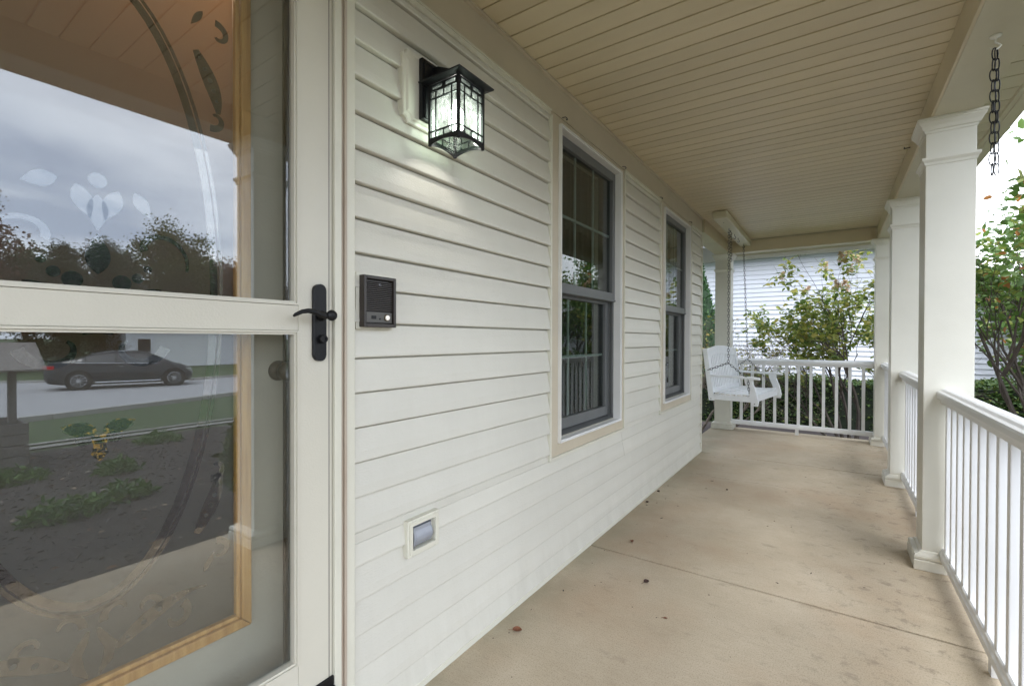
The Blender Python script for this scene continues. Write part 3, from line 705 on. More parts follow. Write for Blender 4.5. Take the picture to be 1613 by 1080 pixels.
def side(axis, c, a, b):
    m = MB()
    def bx(p0, p1, z0, z1, th=.004):
        if axis == 'y': m.box(p0, p1, c-th/2, c+th/2, z0, z1)
        else: m.box(c-th/2, c+th/2, p0, p1, z0, z1)
    w = b-a
    zt, r1, r2, zb = 1.966, 1.944, 1.840, 1.820
    bx(a, b, zt, 1.973); bx(a, b, 1.984, 1.990)                 # header with slots
    for t in (0.0, .5, 1.0):
        q = a+w*t; bx(max(a, q-.006), min(b, q+.006), 1.9731, 1.9839, .0038)
    bx(a, b, r1-.002, r1+.002); bx(a, b, r2-.002, r2+.002); bx(a, b, zb-.006, zb)
    for t in (.20, .80):
        q = a+w*t; bx(q-.0019, q+.0019, zb+.0001, r2-.0021, .0036); bx(q-.0019, q+.0019, r2+.0021, r1-.0021, .0036); bx(q-.0019, q+.0019, r1+.0021, zt-.0001, .0036)
    q = a+w*.5; bx(q-.0019, q+.0019, r1+.0021, zt-.0001, .0036); bx(q-.0019, q+.0019, zb+.0001, r2-.0021, .0036)
    # arched skirt
    n = 12; top = zb-.0061; arch = []
    for i in range(n+1):
        t = i/n; arch.append((a+w*t, LZ0-.002+.009*math.sin(math.pi*t)))
    pr = [(a, top), (b, top)]+arch[::-1]
    if axis == 'y': m.prism([(p, z) for p, z in pr], 1, c-.002, c+.002) if False else m.poly([(p, c-.002, z) for p, z in pr]+[(p, c+.002, z) for p, z in pr], [tuple(range(len(pr))), tuple(range(2*len(pr)-1, len(pr)-1, -1))]+[(i, i+len(pr), (i+1) % len(pr)+len(pr), (i+1) % len(pr)) for i in range(len(pr))])
    else: m.poly([(c-.002, p, z) for p, z in pr]+[(c+.002, p, z) for p, z in pr], [tuple(range(len(pr))), tuple(range(2*len(pr)-1, len(pr)-1, -1))]+[(i, i+len(pr), (i+1) % len(pr)+len(pr), (i+1) % len(pr)) for i in range(len(pr))])
    return Lp(m.build('lamp_grille', BLACK))
side('y', ly0+.003, lx0+pw, lx1-pw); side('y', ly1-.003, lx0+pw, lx1-pw); side('x', lx0+.003, ly0+pw, ly1-pw); side('x', lx1-.003, ly0+pw, ly1-pw)
def seeded():
    m, nt, p, o = newmat('seeded_glass'); nt.nodes.remove(p); k = nt.links.new; N = nt.nodes.new
    tr = N('ShaderNodeBsdfTransparent'); tr.inputs[0].default_value = (.60, .67, .64, 1)
    tl = N('ShaderNodeBsdfTranslucent'); tl.inputs[0].default_value = (.88, .92, .89, 1)
    gl = N('ShaderNodeBsdfGlossy'); gl.inputs['Roughness'].default_value = .12
    t = N('ShaderNodeTexCoord'); mp = N('ShaderNodeMapping'); mp.inputs['Scale'].default_value = (1, 1, .45)
    v = N('ShaderNodeTexNoise'); v.inputs['Scale'].default_value = 150; v.inputs['Detail'].default_value = 2
    r = N('ShaderNodeValToRGB'); r.color_ramp.elements[0].position = .35; r.color_ramp.elements[0].color = (.03, .03, .03, 1); r.color_ramp.elements[1].position = .75; r.color_ramp.elements[1].color = (.11, .11, .11, 1)
    k(t.outputs['Object'], mp.inputs[0]); k(mp.outputs[0], v.inputs['Vector']); k(v.outputs['Fac'], r.inputs[0])
    a = N('ShaderNodeMixShader'); k(r.outputs[0], a.inputs[0]); k(tr.outputs[0], a.inputs[1]); k(tl.outputs[0], a.inputs[2])
    b = N('ShaderNodeMixShader'); b.inputs[0].default_value = .06; k(a.outputs[0], b.inputs[1]); k(gl.outputs[0], b.inputs[2]); k(b.outputs[0], o.inputs[0])
    return m
SEED = seeded()
gi = .0062
for nm, a in (('y0', (lx0+pw, lx1-pw, ly0+gi, ly0+gi+.0015)), ('y1', (lx0+pw, lx1-pw, ly1-gi-.0015, ly1-gi)), ('x0', (lx0+gi, lx0+gi+.0015, ly0+pw, ly1-pw)), ('x1', (lx1-gi-.0015, lx1-gi, ly0+pw, ly1-pw))):
    Lp(MB().box(*a, 1.809, 1.983).build('lamp_glass', SEED))
# roof
def sq(cx, cy, h, z): return [(cx-h, cy-h, z), (cx+h, cy-h, z), (cx+h, cy+h, z), (cx-h, cy+h, z)]
Lp(MB().loft([sq(lcx, lcy, .070, 1.9925), sq(lcx, lcy, .087, 1.9965), sq(lcx, lcy, .088, 2.001), sq(lcx, lcy, .052, 2.014), sq(lcx, lcy, .030, 2.020)]).build('lamp_roof', BLACK))
# bracket wedge from the back plate to the roof
m = MB(); m.prism([(.051, 2.022), (.051, 2.072), (.075, 2.068), (lcx+.03, 2.030), (lcx+.03, 2.0205)], 1, lcy-.030+.0, lcy+.030); Lp(m.build('lamp_bracket', BLACK, bev=.002))
# back plate and mounting block
m = MB(); m.box(.0355, .052, 1.088, 1.238, 1.885, 2.083); Lp(m.build('back_plate', BLACK, bev=.003))
m = MB(); frame_yz(m, .0522, .056, 1.094, 1.232, 1.891, 2.077, .007); Lp(m.build('back_plate_rim', BLACK, bev=.001))
def blockring(g, c):
    y0, y1, z0, z1 = 1.026+g, 1.294-g, 1.862+g, 2.098-g; pts = []
    for (cy_, cz_, a0) in ((y1, z1, 180), (y0, z1, 270), (y0, z0, 0), (y1, z0, 90)):
        for i in range(5):
            a = R(a0+ (90-22.5*i)) ; pts.append((cy_+c*math.cos(a), cz_+c*math.sin(a)))
    return pts
m = MB()
m.loft([[(x, a, b) for a, b in blockring(g, c)] for x, g, c in ((.002, 0, .020), (.026, 0, .020), (.029, .003, .021), (.030, .012, .021), (.0335, .016, .022), (.035, .020, .022))])
Lp(m.build('mounting_block', TRIM))
BULB = emit('bulb_glow', (1.0, .98, .90), 26)
m = MB(); m.lathe((lcx, lcy, 1.950), (0, 0, -1), [(.010, 0), (.012, .022), (.020, .032), (.024, .045), (.025, .065), (.023, .085), (.015, .100), (.002, .106)], 18); Lp(m.build('light_bulb', BULB, smooth=True))

# ------------------------------------------------------------------ intercom and outlet cover
ic = thing('intercom', 'dark bronze door intercom with ribbed speaker grille and round lit button', 'intercom', (.03, .92, 1.28))
def Ip(o): return par(o, ic)
Ip(B('mounting_plate', TRIM, None, .002, .019, .858, .993, 1.200, 1.365, .002))
m = MB(); frame_yz(m, .0195, .042, .868, .988, 1.206, 1.357, .010); Ip(m.build('case', BRONZE, bev=.002))
Ip(B('case_back', BRONZE, None, .0195, .028, .8785, .9775, 1.2165, 1.3465))
for k in range(16):
    z = 1.2545+k*.0056
    Ip(B('grille_rib', BRONZE, None, .0285, .037, .880, .976, z, z+.0030, .0008))
Ip(B('button_panel', mat('intercom_panel', (.075, .07, .06), .35), None, .0285, .036, .880, .976, 1.2195, 1.2505, .001))
m = MB(); m.lathe((.0362, .956, 1.235), (1, 0, 0), [(.0105, 0), (.0105, .002), (.0088, .003)], 18); Ip(m.build('button_ring', BRASS, smooth=False))
m = MB(); m.lathe((.0393, .956, 1.235), (1, 0, 0), [(.0082, 0), (.0075, .002), (.004, .003), (.0005, .0033)], 18); Ip(m.build('call_button', emit('button_glow', (1, .9, .72), .12), smooth=True))
m = MB(); m.lathe((.0362, .930, 1.231), (1, 0, 0), [(.003, 0), (.0028, .001)], 10); Ip(m.build('indicator_lamp', BLACK))
Ip(B('name_label', BLACK, None, .0362, .0368, .899, .916, 1.230, 1.240))
m = MB(); m.lathe((.0372, .928, 1.332), (1, 0, 0), [(.005, 0), (.005, .0012), (.003, .0012), (.003, .0002), (.0004, .0002)], 14); Ip(m.build('grille_screw', STEEL))
oc = thing('outlet_box', 'cream mounting block with a grey bubble outlet cover low on the siding', 'outlet cover', (.02, 1.12, .52))
def Op(o): return par(o, oc)
m = MB(); frame_yz(m, .002, .030, 1.048, 1.192, .463, .583, .020, .020, .020); Op(m.build('mounting_block', TRIM, bev=.003))
m = MB(); frame_yz(m, .0302, .0335, 1.056, 1.184, .471, .575, .012, .012, .012); Op(m.build('block_bead', TRIM, bev=.001))
Op(B('recess_plate', BRONZE, None, .003, .010, 1.068, 1.172, .483, .563))
m = MB(); n = 10
rings = []
for i in range(n+1):
    t = i/n; z = .492+.060*t; d = .026+.010*math.sin(math.pi*min(1, t*1.25)); rings.append([(.012, 1.078, z), (d-.004, 1.078, z), (d, 1.085, z), (d, 1.155, z), (d-.004, 1.162, z), (.012, 1.162, z)])
m.loft(rings); Op(m.build('bubble_cover', FABRIC, smooth=False))
m = MB(); m.tube([(.028, 1.076, .489), (.034, 1.073, .505), (.037, 1.072, .525), (.034, 1.073, .545), (.028, 1.076, .557)], .003, 6); Op(m.build('cover_handle', FABRIC, smooth=True))
m = MB(); m.tube([(.022, 1.072, .560), (.022, 1.168, .560)], .004, 8); Op(m.build('hinge', FABRIC, smooth=True))

# ------------------------------------------------------------------ black chain hanging under the beam
def linkpts(Lh, w, ori, n=12):
    pts = []
    for i in range(n):
        a = 2*math.pi*i/n; x = math.cos(a)*w/2; z = math.sin(a)*Lh/2
        x = math.copysign(abs(math.cos(a))**.8, math.cos(a))*w/2
        pts.append((x, 0, z) if ori == 0 else (0, x, z))
    return pts
def chain_mesh(r, Lh, w, ori): m = MB(); m.tube(linkpts(Lh, w, ori), r, 5, True); return m.mesh('chain_link', BLACK, smooth=True)
hc = thing('plant_hanger_chain', 'doubled black chain hanging from a white hook under the beam beside the near column', 'chain', (1.640, 2.440, 2.296))
m = MB(); m.lathe((0, 0, 0), (0, 0, -1), [(.018, 0), (.016, .006), (.006, .008), (.004, .014)], 12)
m.tube([(0, 0, -.012), (0, .004, -.024), (.010, .004, -.032), (.014, 0, -.040), (.008, 0, -.049), (-.006, 0, -.051), (-.014, 0, -.044)], .003, 6); m.build('hook', COL, hc, smooth=True)
for s in (-1, 1):
    for k in range(12):
        ori = (k+(s > 0)*0) % 2
        me = chain_mesh(.0022, .046, .022, 0) if False else None
ms = [chain_mesh(.0021, .0455, .021, 0), chain_mesh(.0021, .0455, .013, 1)]
for s in (-1, 1):
    for k in range(12):
        o = link('chain_link', ms[k % 2], hc, (s*.0062*(.3+min(1, k/1.5)*.7)*1, s*.002, -.068-k*.0385)); o.rotation_euler.z = R(35+(20 if s > 0 else -15)+rnd.uniform(-12, 12))

# ------------------------------------------------------------------ porch swing
sw = thing('porch_swing', 'white slatted porch swing hanging on chains at the far end', 'porch swing', (.33, 5.92, .53), rz=-R(7.5))
# local: +x = front, y along the bench
LY = .50
def SB(nm, x0, x1, y0, y1, z0, z1, bev=.003, mt=None): return B(nm, mt or SWING, sw, x0, x1, y0, y1, z0, z1, bev)
for s in (-1, 1):
    y0, y1 = (-LY, -LY+.030) if s < 0 else (LY-.030, LY)
    SB('seat_frame', -.185, .195, y0, y1, -.008, .052)
    # leaning back stile
    m = MB(); m.prism([(-.235, -.02), (-.180, -.02), (-.255, .545), (-.305, .545)], 1, y0-.001*0+(.0305 if s < 0 else -.0305)*0-.004, y1+.004); m.build('back_stile', SWING, sw, .004)
    # S-shaped front post
    m = MB(); m.prism([(.195, -.045), (.252, -.045), (.262, .0), (.240, .10), (.205, .19), (.195, .232), (.125, .232), (.132, .19), (.165, .11), (.190, .03)], 1, y0-.006, y1+.006); m.build('arm_post', SWING, sw, .003)
    # arm rest
    m = MB(); m.loft([[(x, (y0+y1)/2-w, z), (x, (y0+y1)/2+w, z), (x, (y0+y1)/2+w, z+.022), (x, (y0+y1)/2-w, z+.022)] for x, w, z in ((-.245, .030, .243), (-.1, .032, .236), (.06, .036, .234), (.15, .044, .234), (.225, .042, .232), (.262, .026, .228), (.272, .012, .226))]); m.build('arm_rest', SWING, sw, .003)
SB('front_apron', .196, .222, -LY+.031, LY-.031, -.012, .055)
SB('back_apron', -.180, -.155, -LY+.031, LY-.031, -.005, .045)
for k in range(7):
    x = -.172+k*.056; z = .0565-.010*math.sin(math.pi*(k/6)); 
    m = MB(); m.box(x, x+.047, -LY+.002, LY-.002, z-.004*0, z+.016); m.build('seat_slat', WORNW if False else SWING, sw, .003)
m = MB()   # worn slat ends on the near side
for k in range(7):
    x = -.172+k*.056; z = .0565-.010*math.sin(math.pi*(k/6)); m.box(x+.003, x+.044, -LY+.0002, -LY+.0018, z+.002, z+.014)
o = m.build('worn_slat_end', WORNW, sw); o['kind'] = 'stuff'
def backx(z): return -.207-.1327*z-.025   # centre line of the leaning back
n = 17
for k in range(n):
    y = -LY+.055+k*(2*LY-.11)/(n-1); arch = .035*math.cos(math.pi*(y/(2*LY)))
    z0, z1 = .055, .455+arch
    m = MB(); m.prism([(backx(z0)+.018, z0), (backx(z0)+.030, z0), (backx(z1)+.030, z1), (backx(z1)+.018, z1)], 1, y-.0165, y+.0165); m.build('back_slat', SWING, sw, .002)
m = MB(); rings = []
for i in range(17):
    y = -LY+.031+(2*LY-.062)*i/16; a = .05*math.cos(math.pi*y/(2*LY)); zb, zt = .448+a*.7, .525+a
    rings.append([(backx(zb)+.008, y, zb), (backx(zb)+.040, y, zb), (backx(zt)+.040, y, zt), (backx(zt)+.008, y, zt)])
m.loft(rings); m.build('top_back_rail', SWING, sw, .004)
m = MB(); m.prism([(backx(.06)+.005, .060), (backx(.06)+.042, .060), (backx(.115)+.042, .110), (backx(.115)+.005, .110)], 1, -LY+.031, LY-.031); m.build('lower_back_rail', SWING, sw, .003)
for s in (-1, 1):
    for (x, z) in ((-.212, .0), (.226, -.02)):
        m = MB(); yy = s*(LY+.006) if x > 0 else s*(LY+.004); m.lathe((x, yy, z), (0, s, 0), [(.006, 0), (.005, .003)], 8); m.build('bolt', STEEL, sw)
# swing chains, built in world space and parented
mwi = (Matrix.Translation(sw.location) @ Matrix.Rotation(sw.rotation_euler.z, 4, 'Z'))
def wpt(x, y, z): return mwi @ Vector((x, y, z))
def chain_along(a, b, pitch=.030, r=.0029, w=.020, lw=.040):
    a, b = Vector(a), Vector(b); d = b-a; n = max(1, round(d.length/pitch)); u = d.normalized(); s1 = u.orthogonal().normalized(); s2 = u.cross(s1); m = MB()
    for k in range(n):
        c = a+d*((k+.5)/n); s = s1 if k % 2 else s2
        s = (s*math.cos(.6)+ (s2 if k % 2 else -s1)*math.sin(.6))
        m.tube([c+u*math.sin(2*math.pi*i/10)*lw/2+s*math.cos(2*math.pi*i/10)*w/2 for i in range(10)], r, 4, True)
    return m
def swing_chain(segs, nm='chain'):
    m = MB()
    for a, b in segs:
        q = chain_along(a, b); m.poly(q.v, q.f)
    o = m.build(nm, STEEL, smooth=True); o.parent = sw; o.matrix_parent_inverse = mwi.inverted(); o['kind'] = 'stuff'; return o
h1 = Vector((.23, 5.42, 2.318)); h2 = Vector((.23, 6.40, 2.318))
n1 = Vector((.233, 5.415, .925)); n2 = Vector((.285, 6.40, .935))
swing_chain([(h1, n1), (n1, wpt(-.245, -LY-.012, .31)), (n1, wpt(.165, -LY-.010, .235)), (wpt(.165, -LY-.010, .235), wpt(.175, -LY-.010, .085))])
swing_chain([(h2, n2), (n2, wpt(-.245, LY+.012, .31)), (n2, wpt(.165, LY+.010, .10))])
swing_chain([(Vector((.232, 5.53, 2.318)), Vector((.232, 5.53, 2.02)))])

# ------------------------------------------------------------------ litter on the floor
DRY = mat('dry_leaf', (.26, .10, .045), .7, .3, 60, .4, 90, col2=(.14, .05, .025))
DRYD = mat('dark_dry_leaf', (.09, .045, .03), .8, .3, 60, .4, 90)
def leafobj(x, y, s, mt, label, rz, curl=.5):
    s *= .74
    m = MB(); n = 6; rings = []
    for i in range(n+1):
        t = i/n; w = math.sin(math.pi*(.08+.88*t))**.7; rings.append((t, w))
    pts = []
    for t, w in rings:
        for j in (-1, -.5, 0, .5, 1):
            pts.append(((t-.5)*s, j*w*s*.38, .002+curl*s*(.35*j*j*w+.5*(t-.5)**2)))
    f = [(i*5+j, (i+1)*5+j, (i+1)*5+j+1, i*5+j+1) for i in range(n) for j in range(4)]
    m.poly(pts, f); m.tube([(-.5*s, 0, .002+curl*s*.12), (-.75*s, .05*s, .003), (-.95*s, .12*s, .002)], .0008, 4)
    o = m.build('fallen_leaf', mt, smooth=True); o.location = (x, y, .0005); o.rotation_euler.z = rz; tag(o, label, 'leaf', 'dry leaves fallen on the porch floor')
leafobj(.115, 1.555, .050, DRY, 'rust brown curled leaf on the concrete against the wall foot, nearest the camera', .5, .8)
leafobj(.20, 2.62, .038, DRY, 'orange brown leaf just past the slab joint near the wall', 2.2, 1.0)
leafobj(.42, 2.22, .040, DRYD, 'crumpled dark brown leaf just before the slab joint', 1.0, 1.2)
leafobj(.58, 1.98, .022, DRY, 'small orange leaf fragment on the near slab', .2)
leafobj(.05, 3.60, .040, DRYD, 'dark leaf against the wall foot below the gap between the windows', 2.5, 1)
leafobj(.06, 3.32, .035, DRYD, 'dark leaf against the wall foot below the nearer window', .9, 1)
leafobj(.48, 3.95, .030, DRYD, 'tiny dark leaf on the middle slab far from the railing', 1.4, 1)
rb = random.Random(11); m = MB()
for i in range(90):
    x, y = rb.uniform(.05, 1.45), rb.uniform(1.0, 5.6)
    if rb.random() < .35: x = abs(rb.gauss(0, .12))+.04
    s = rb.uniform(.0010, .0030); a = rb.uniform(0, 3.14); l = s*rb.choice([1, 1, 1, 2.5, 4.5])
    c, d = math.cos(a), math.sin(a)
    q = [(x+c*l-d*s, y+d*l+c*s), (x-c*l-d*s, y-d*l+c*s), (x-c*l+d*s, y-d*l-c*s), (x+c*l+d*s, y+d*l-c*s)]
    m.poly([(p[0], p[1], .0005) for p in q]+[(x, y, s*1.2)], [(0, 1, 4), (1, 2, 4), (2, 3, 4), (3, 0, 4)])
o = m.build('floor_litter', mat('litter', (.055, .035, .025), .8, .4, 90)); tag(o, 'tiny dark specks and twigs scattered over the porch floor', 'litter', kind='stuff')

# ------------------------------------------------------------------ vegetation
def leaves_mesh(name, pos, size, mt, up=.35, seed=1, aspect=.55, jit=.35, droop=0.0):
    g = np.random.default_rng(seed); n = len(pos); pos = np.asarray(pos, float)
    d = g.normal(size=(n, 3)); d[:, 2] = d[:, 2]*(1-up)-droop; d /= np.linalg.norm(d, axis=1)[:, None]
    nn = g.normal(size=(n, 3)); nn[:, 2] += up*4; nn -= (nn*d).sum(1)[:, None]*d; nn /= np.linalg.norm(nn, axis=1)[:, None]
    w = np.cross(nn, d); s = (size*(1+jit*g.uniform(-1, 1, n)))[:, None]
    tmpl = [(0, 0, 0), (.30, .5, .10), (.72, .42, .10), (1, 0, -.06), (.72, -.42, .10), (.30, -.5, .10)]
    V = np.stack([pos+s*(a*d+b*aspect*w+c*nn) for a, b, c in tmpl], 1).reshape(-1, 3)
    idx = np.arange(n)[:, None]*6; Fq = np.concatenate([idx+np.array([[0, 1, 2, 3]]), idx+np.array([[0, 3, 4, 5]])], 1).reshape(-1)
    me = bpy.data.meshes.new(name); me.vertices.add(len(V)); me.vertices.foreach_set('co', V.reshape(-1))
    me.loops.add(len(Fq)); me.loops.foreach_set('vertex_index', Fq.astype(np.int32)); nf = len(Fq)//4
    me.polygons.add(nf); me.polygons.foreach_set('loop_start', np.arange(nf, dtype=np.int32)*4)
    me.update(calc_edges=True); me.validate(); me.materials.append(mt); return me
def grow(r, p, d, length, rad, level, out, tips, segs=5, up=.15, wob=.22, kids=(3, 4), ratio=.62, spread=.7, minlev=0, tipn=5):
    pts = [p.copy()]; rs = [rad]; cur = p.copy(); dd = d.normalized()
    for i in range(segs):
        dd = (dd+Vector((r.gauss(0, wob), r.gauss(0, wob), r.gauss(0, wob)+up))*.5).normalized()
        cur = cur+dd*length/segs; pts.append(cur.copy()); rs.append(rad*(1-.6*(i+1)/segs))
    out.append((pts, rs))
    if level <= minlev:
        for i in range(tipn):
            t = r.uniform(.25, 1); k = min(segs-1, int(t*segs)); tips.append(pts[k].lerp(pts[k+1], t*segs-k))
        return
    for i in range(r.randint(*kids)):
        t = r.uniform(.35, 1.0); k = min(segs-1, int(t*segs)); q = pts[k].lerp(pts[k+1], t*segs-k)
        base = (pts[k+1]-pts[k]).normalized(); side = Vector((r.gauss(0, 1), r.gauss(0, 1), r.gauss(0, .6)))
        nd = (base+side.normalized()*spread).normalized()
        grow(r, q, nd, length*ratio*r.uniform(.75, 1.25), rs[k]*.62, level-1, out, tips, segs, up, wob, kids, ratio, spread, minlev, tipn)
def wood_mesh(name, out, mt, n=5):
    m = MB()
    for pts, rs in out: m.tube(pts, [max(x, .0012) for x in rs], n)
    return m.mesh(name, mt, smooth=False)

HYD = leafmat('hydrangea_leaf', [(0, (.19, .25, .045)), (.30, (.10, .17, .035)), (.48, (.30, .33, .065)), (.75, (.44, .40, .10)), (.90, (.16, .22, .05))], trans=.35)
PAN = leafmat('hydrangea_flower', [(0, (.62, .42, .27)), (.4, (.50, .45, .20)), (.7, (.68, .50, .36))], trans=.2)
MAG = leafmat('shrub_leaf', [(0, (.095, .18, .036)), (.45, (.15, .25, .055)), (.80, (.26, .30, .07)), (.965, (.40, .17, .05))], trans=.32)
def shrub_tree(name, label, loc, stems, seed, leafm, lsize, bark, nleaf, opt, group=None, cat='shrub', singles=0, keep=None, clipx=None):
    r = random.Random(seed); t = thing(name, label, cat, loc, group); out = []; tips = []
    for (dx, dy, vx, vy, vz, ln, rad) in stems:
        grow(r, Vector((dx, dy, -.05)), Vector((vx, vy, vz)), ln, rad, opt.get('level', 3), out, tips, **{k: v for k, v in opt.items() if k not in ('level', 'scat')})
    if clipx is not None: out = [o_ for o_ in out if min(p.x for p in o_[0]) > clipx]; tips = [p for p in tips if p.x > clipx]
    link('trunk', wood_mesh('trunk', out, bark), t)
    pos = []
    for i in range(nleaf):
        p = r.choice(tips); sc = opt.get('scat', .03)
        pos.append(p+Vector((r.gauss(0, sc), r.gauss(0, sc), r.gauss(0, sc))))
    if keep: pos = [p for p in pos if keep(p)]
    return t, tips, pos, r
def finish_leaves(t, pos, r, leafm, lsize, singles, seed, name='crown', camloc=Vector((1.15, 0, 1.17)), show=None, droop=0):
    loc = Vector(t.location)
    if singles:
        order = sorted(range(len(pos)), key=lambda i: ((pos[i]+loc-camloc).length if (show is None or show(pos[i]+loc)) else 1e6))[:singles]; ss = set(order)
        me = [leaves_mesh('leaf', [(0, 0, 0)], lsize*f, leafm, up=.5, seed=seed+40+i, jit=0, droop=droop) for i, f in enumerate((.75, .85, 1, 1.1, 1.25, .95))]
        for i in order:
            o = link('leaf', me[r.randrange(6)], t, pos[i]); o.rotation_euler = (r.gauss(0, .35), r.gauss(0, .35), r.uniform(0, 6.28))
        pos = [p for i, p in enumerate(pos) if i not in ss]
    if pos:
        o = link(name, leaves_mesh(name, [tuple(p) for p in pos], lsize, leafm, up=.5, seed=seed, droop=droop), t)
        o['kind'] = 'stuff'
# hydrangea by the end railing
t, tips, pos, r = shrub_tree('hydrangea_tree', 'leggy hydrangea with yellow green leaves and pinkish blooms behind the end railing', (1.33, 7.55, gz(1.3, 7.5)),
    [(-.05, .05, -.22, .1, 1, 1.15, .026), (.05, -.02, .12, .0, 1, 1.3, .030), (.16, .06, .40, .15, 1, 1.15, .026), (-.02, -.06, -.50, .1, 1, 1.25, .022), (.22, .1, .25, -.1, 1, 1.25, .024), (.0, .1, -.05, .3, 1, 1.35, .024), (-.1, .02, -.75, .2, 1, 1.15, .018)],
    21, HYD, .06, BARK, 6200, dict(level=3, kids=(3, 5), ratio=.62, spread=.62, up=.10, wob=.22, tipn=4, scat=.030),
    keep=lambda p: p.z > .95+.25*abs(p.x) or (p.z > .7 and p.x < .1 and hash((round(p.x, 3), round(p.z, 3))) % 5 == 0))
finish_leaves(t, pos, r, HYD, .066, 300, 21, droop=.1)
tops = sorted(tips, key=lambda p: -p.z)[:260]; r.shuffle(tops)
for q in tops[:26]:
    pp = []
    for i in range(110):
        a = r.uniform(0, 6.28); h = r.random(); w = .045*(1-h*.75)*math.sqrt(r.random()); pp.append((w*math.cos(a), w*math.sin(a), h*.12))
    o = link('flower_panicle', leaves_mesh('flower_panicle', pp, .020, PAN, up=.4, seed=r.randrange(999), aspect=.9), t, q+Vector((0, 0, .0))); o.rotation_euler = (r.gauss(0, .5), r.gauss(0, .5), 0)
# twiggy shrub behind swing
t, tips, pos, r = shrub_tree('twiggy_shrub', 'bare twiggy shrub with few yellow leaves behind the far left column', (-.25, 8.15, gz(-.2, 8.1)),
    [(0, 0, .5, 0, 1, 1.0, .018), (-.05, .02, -.1, .1, 1, 1.15, .022), (.05, 0, .9, .1, 1, .95, .015), (.08, .1, .3, .3, 1, 1.0, .016), (-.1, 0, -.4, 0, 1, 1.1, .02), (0, .05, .75, -.1, .8, 1.0, .014)],
    5, HYD, .045, BARKL, 420, dict(level=3, kids=(4, 6), ratio=.6, spread=.75, up=.06, wob=.28, tipn=3, scat=.02))
finish_leaves(t, pos, r, leafmat('yellow_leaf', [(0, (.28, .27, .05)), (.5, (.16, .19, .04)), (.8, (.36, .27, .07))]), .05, 0, 5)
t, tips, pos, r = shrub_tree('twiggy_shrub', 'crooked bare shrub seen in the gap between the house corner and the far left column', (-.62, 7.6, gz(-.6, 7.6)),
    [(0, 0, -.1, .0, 1, 1.0, .022), (.05, .02, .25, .1, 1, 1.1, .024), (-.05, .05, -.35, .1, 1, 1.0, .018)],
    9, HYD, .045, BARKL, 700, dict(level=3, kids=(4, 5), ratio=.6, spread=.7, up=.08, wob=.3, tipn=3, scat=.03), keep=lambda p: p.z > .9)
finish_leaves(t, pos, r, bpy.data.materials['yellow_leaf'], .055, 0, 9)
# right hand shrub tree
t, tips, pos, r = shrub_tree('ornamental_tree', 'small tree with green leaves turning orange beyond the near railing', (2.62, 5.35, gz(2.6, 5.3)),
    [(0, 0, -.10, 0, 1, 1.75, .040), (.06, .03, .20, .1, 1, 1.7, .036), (-.05, .05, -.16, .05, 1, 1.7, .030), (.1, -.05, .5, -.1, 1, 1.5, .028), (-.06, -.04, -.22, -.05, .9, 1.6, .026), (0, 0, .05, -.25, 1, 1.75, .03), (-.02, 0, -.12, -.12, 1, 1.3, .026)],
    33, MAG, .07, BARK, 5200, dict(level=3, kids=(3, 5), ratio=.64, spread=.62, up=.10, wob=.24, tipn=5, scat=.045), cat='tree', keep=lambda p: p.x > -.46 and (p.z > 1.35 or (p.z > .8 and int(p.x*9173) % 3 == 0)), clipx=-.50)
finish_leaves(t, pos, r, MAG, .066, 300, 33, show=lambda p: p.x-1.153 < .345/1.443*p.y*1.02 and p.x-1.153 > .262/1.33*p.y, droop=.15)
# two trees standing in the front bed, seen mirrored in the windows
for i, (x, y, lb) in enumerate(((4.6, 10.9, 'bushy small tree in the front bed mirrored in the nearer window'), (6.6, 14.5, 'taller bushy tree farther out in the front bed mirrored in the farther window'))):
    t, tips, pos, r = shrub_tree('ornamental_tree', lb, (x, y, gz(x, y)), [(0, 0, -.1, 0, 1, 2.2, .06), (.06, .03, .25, .2, 1, 2.2, .055), (-.05, .05, -.3, .3, 1, 2.0, .05), (.02, -.05, .1, -.4, 1, 2.0, .05), (.05, .0, .05, -.1, 1, 1.3, .04)],
        71+i, MAG, .09, BARK, 9000, dict(level=3, kids=(4, 5), ratio=.66, spread=.7, up=.08, wob=.24, tipn=5, scat=.10), cat='tree')
    finish_leaves(t, pos, r, MAG, .11, 0, 71+i, droop=.15)
# arborvitae
CON = leafmat('conifer_spray', [(0, (.022, .075, .018)), (.5, (.035, .10, .024)), (.85, (.055, .13, .03))], .6, .15)
t = thing('arborvitae', 'dense dark green cone shaped evergreen beside the neighbour house', 'tree', (-1.45, 10.9, gz(-1.4, 10.9)))
m = MB(); m.tube([(0, 0, 0), (0, 0, 1.5), (0, 0, 3.2)], [.07, .05, .01], 6); m.build('trunk', BARK, t)
m = MB(); m.lathe((0, 0, .15), (0, 0, 1), [(.2, 0), (.68, .4), (.62, 1.4), (.36, 2.5), (.05, 3.3)], 14); m.build('inner_foliage', mat('conifer_core', (.012, .035, .01), .9), t)
pp = []; r = random.Random(2)
for i in range(9000):
    h = r.random()**1.15; rad = (.80*(1-h)**.75+.03)*(1+.12*math.sin(9*h+r.random()*6)); a = r.uniform(0, 6.28); rad *= r.uniform(.86, 1.05); pp.append((rad*math.cos(a), rad*math.sin(a), .2+3.35*h))
o = link('crown', leaves_mesh('crown', pp, .085, CON, up=.0, seed=3, aspect=.4, droop=-.8), t); o['kind'] = 'stuff'
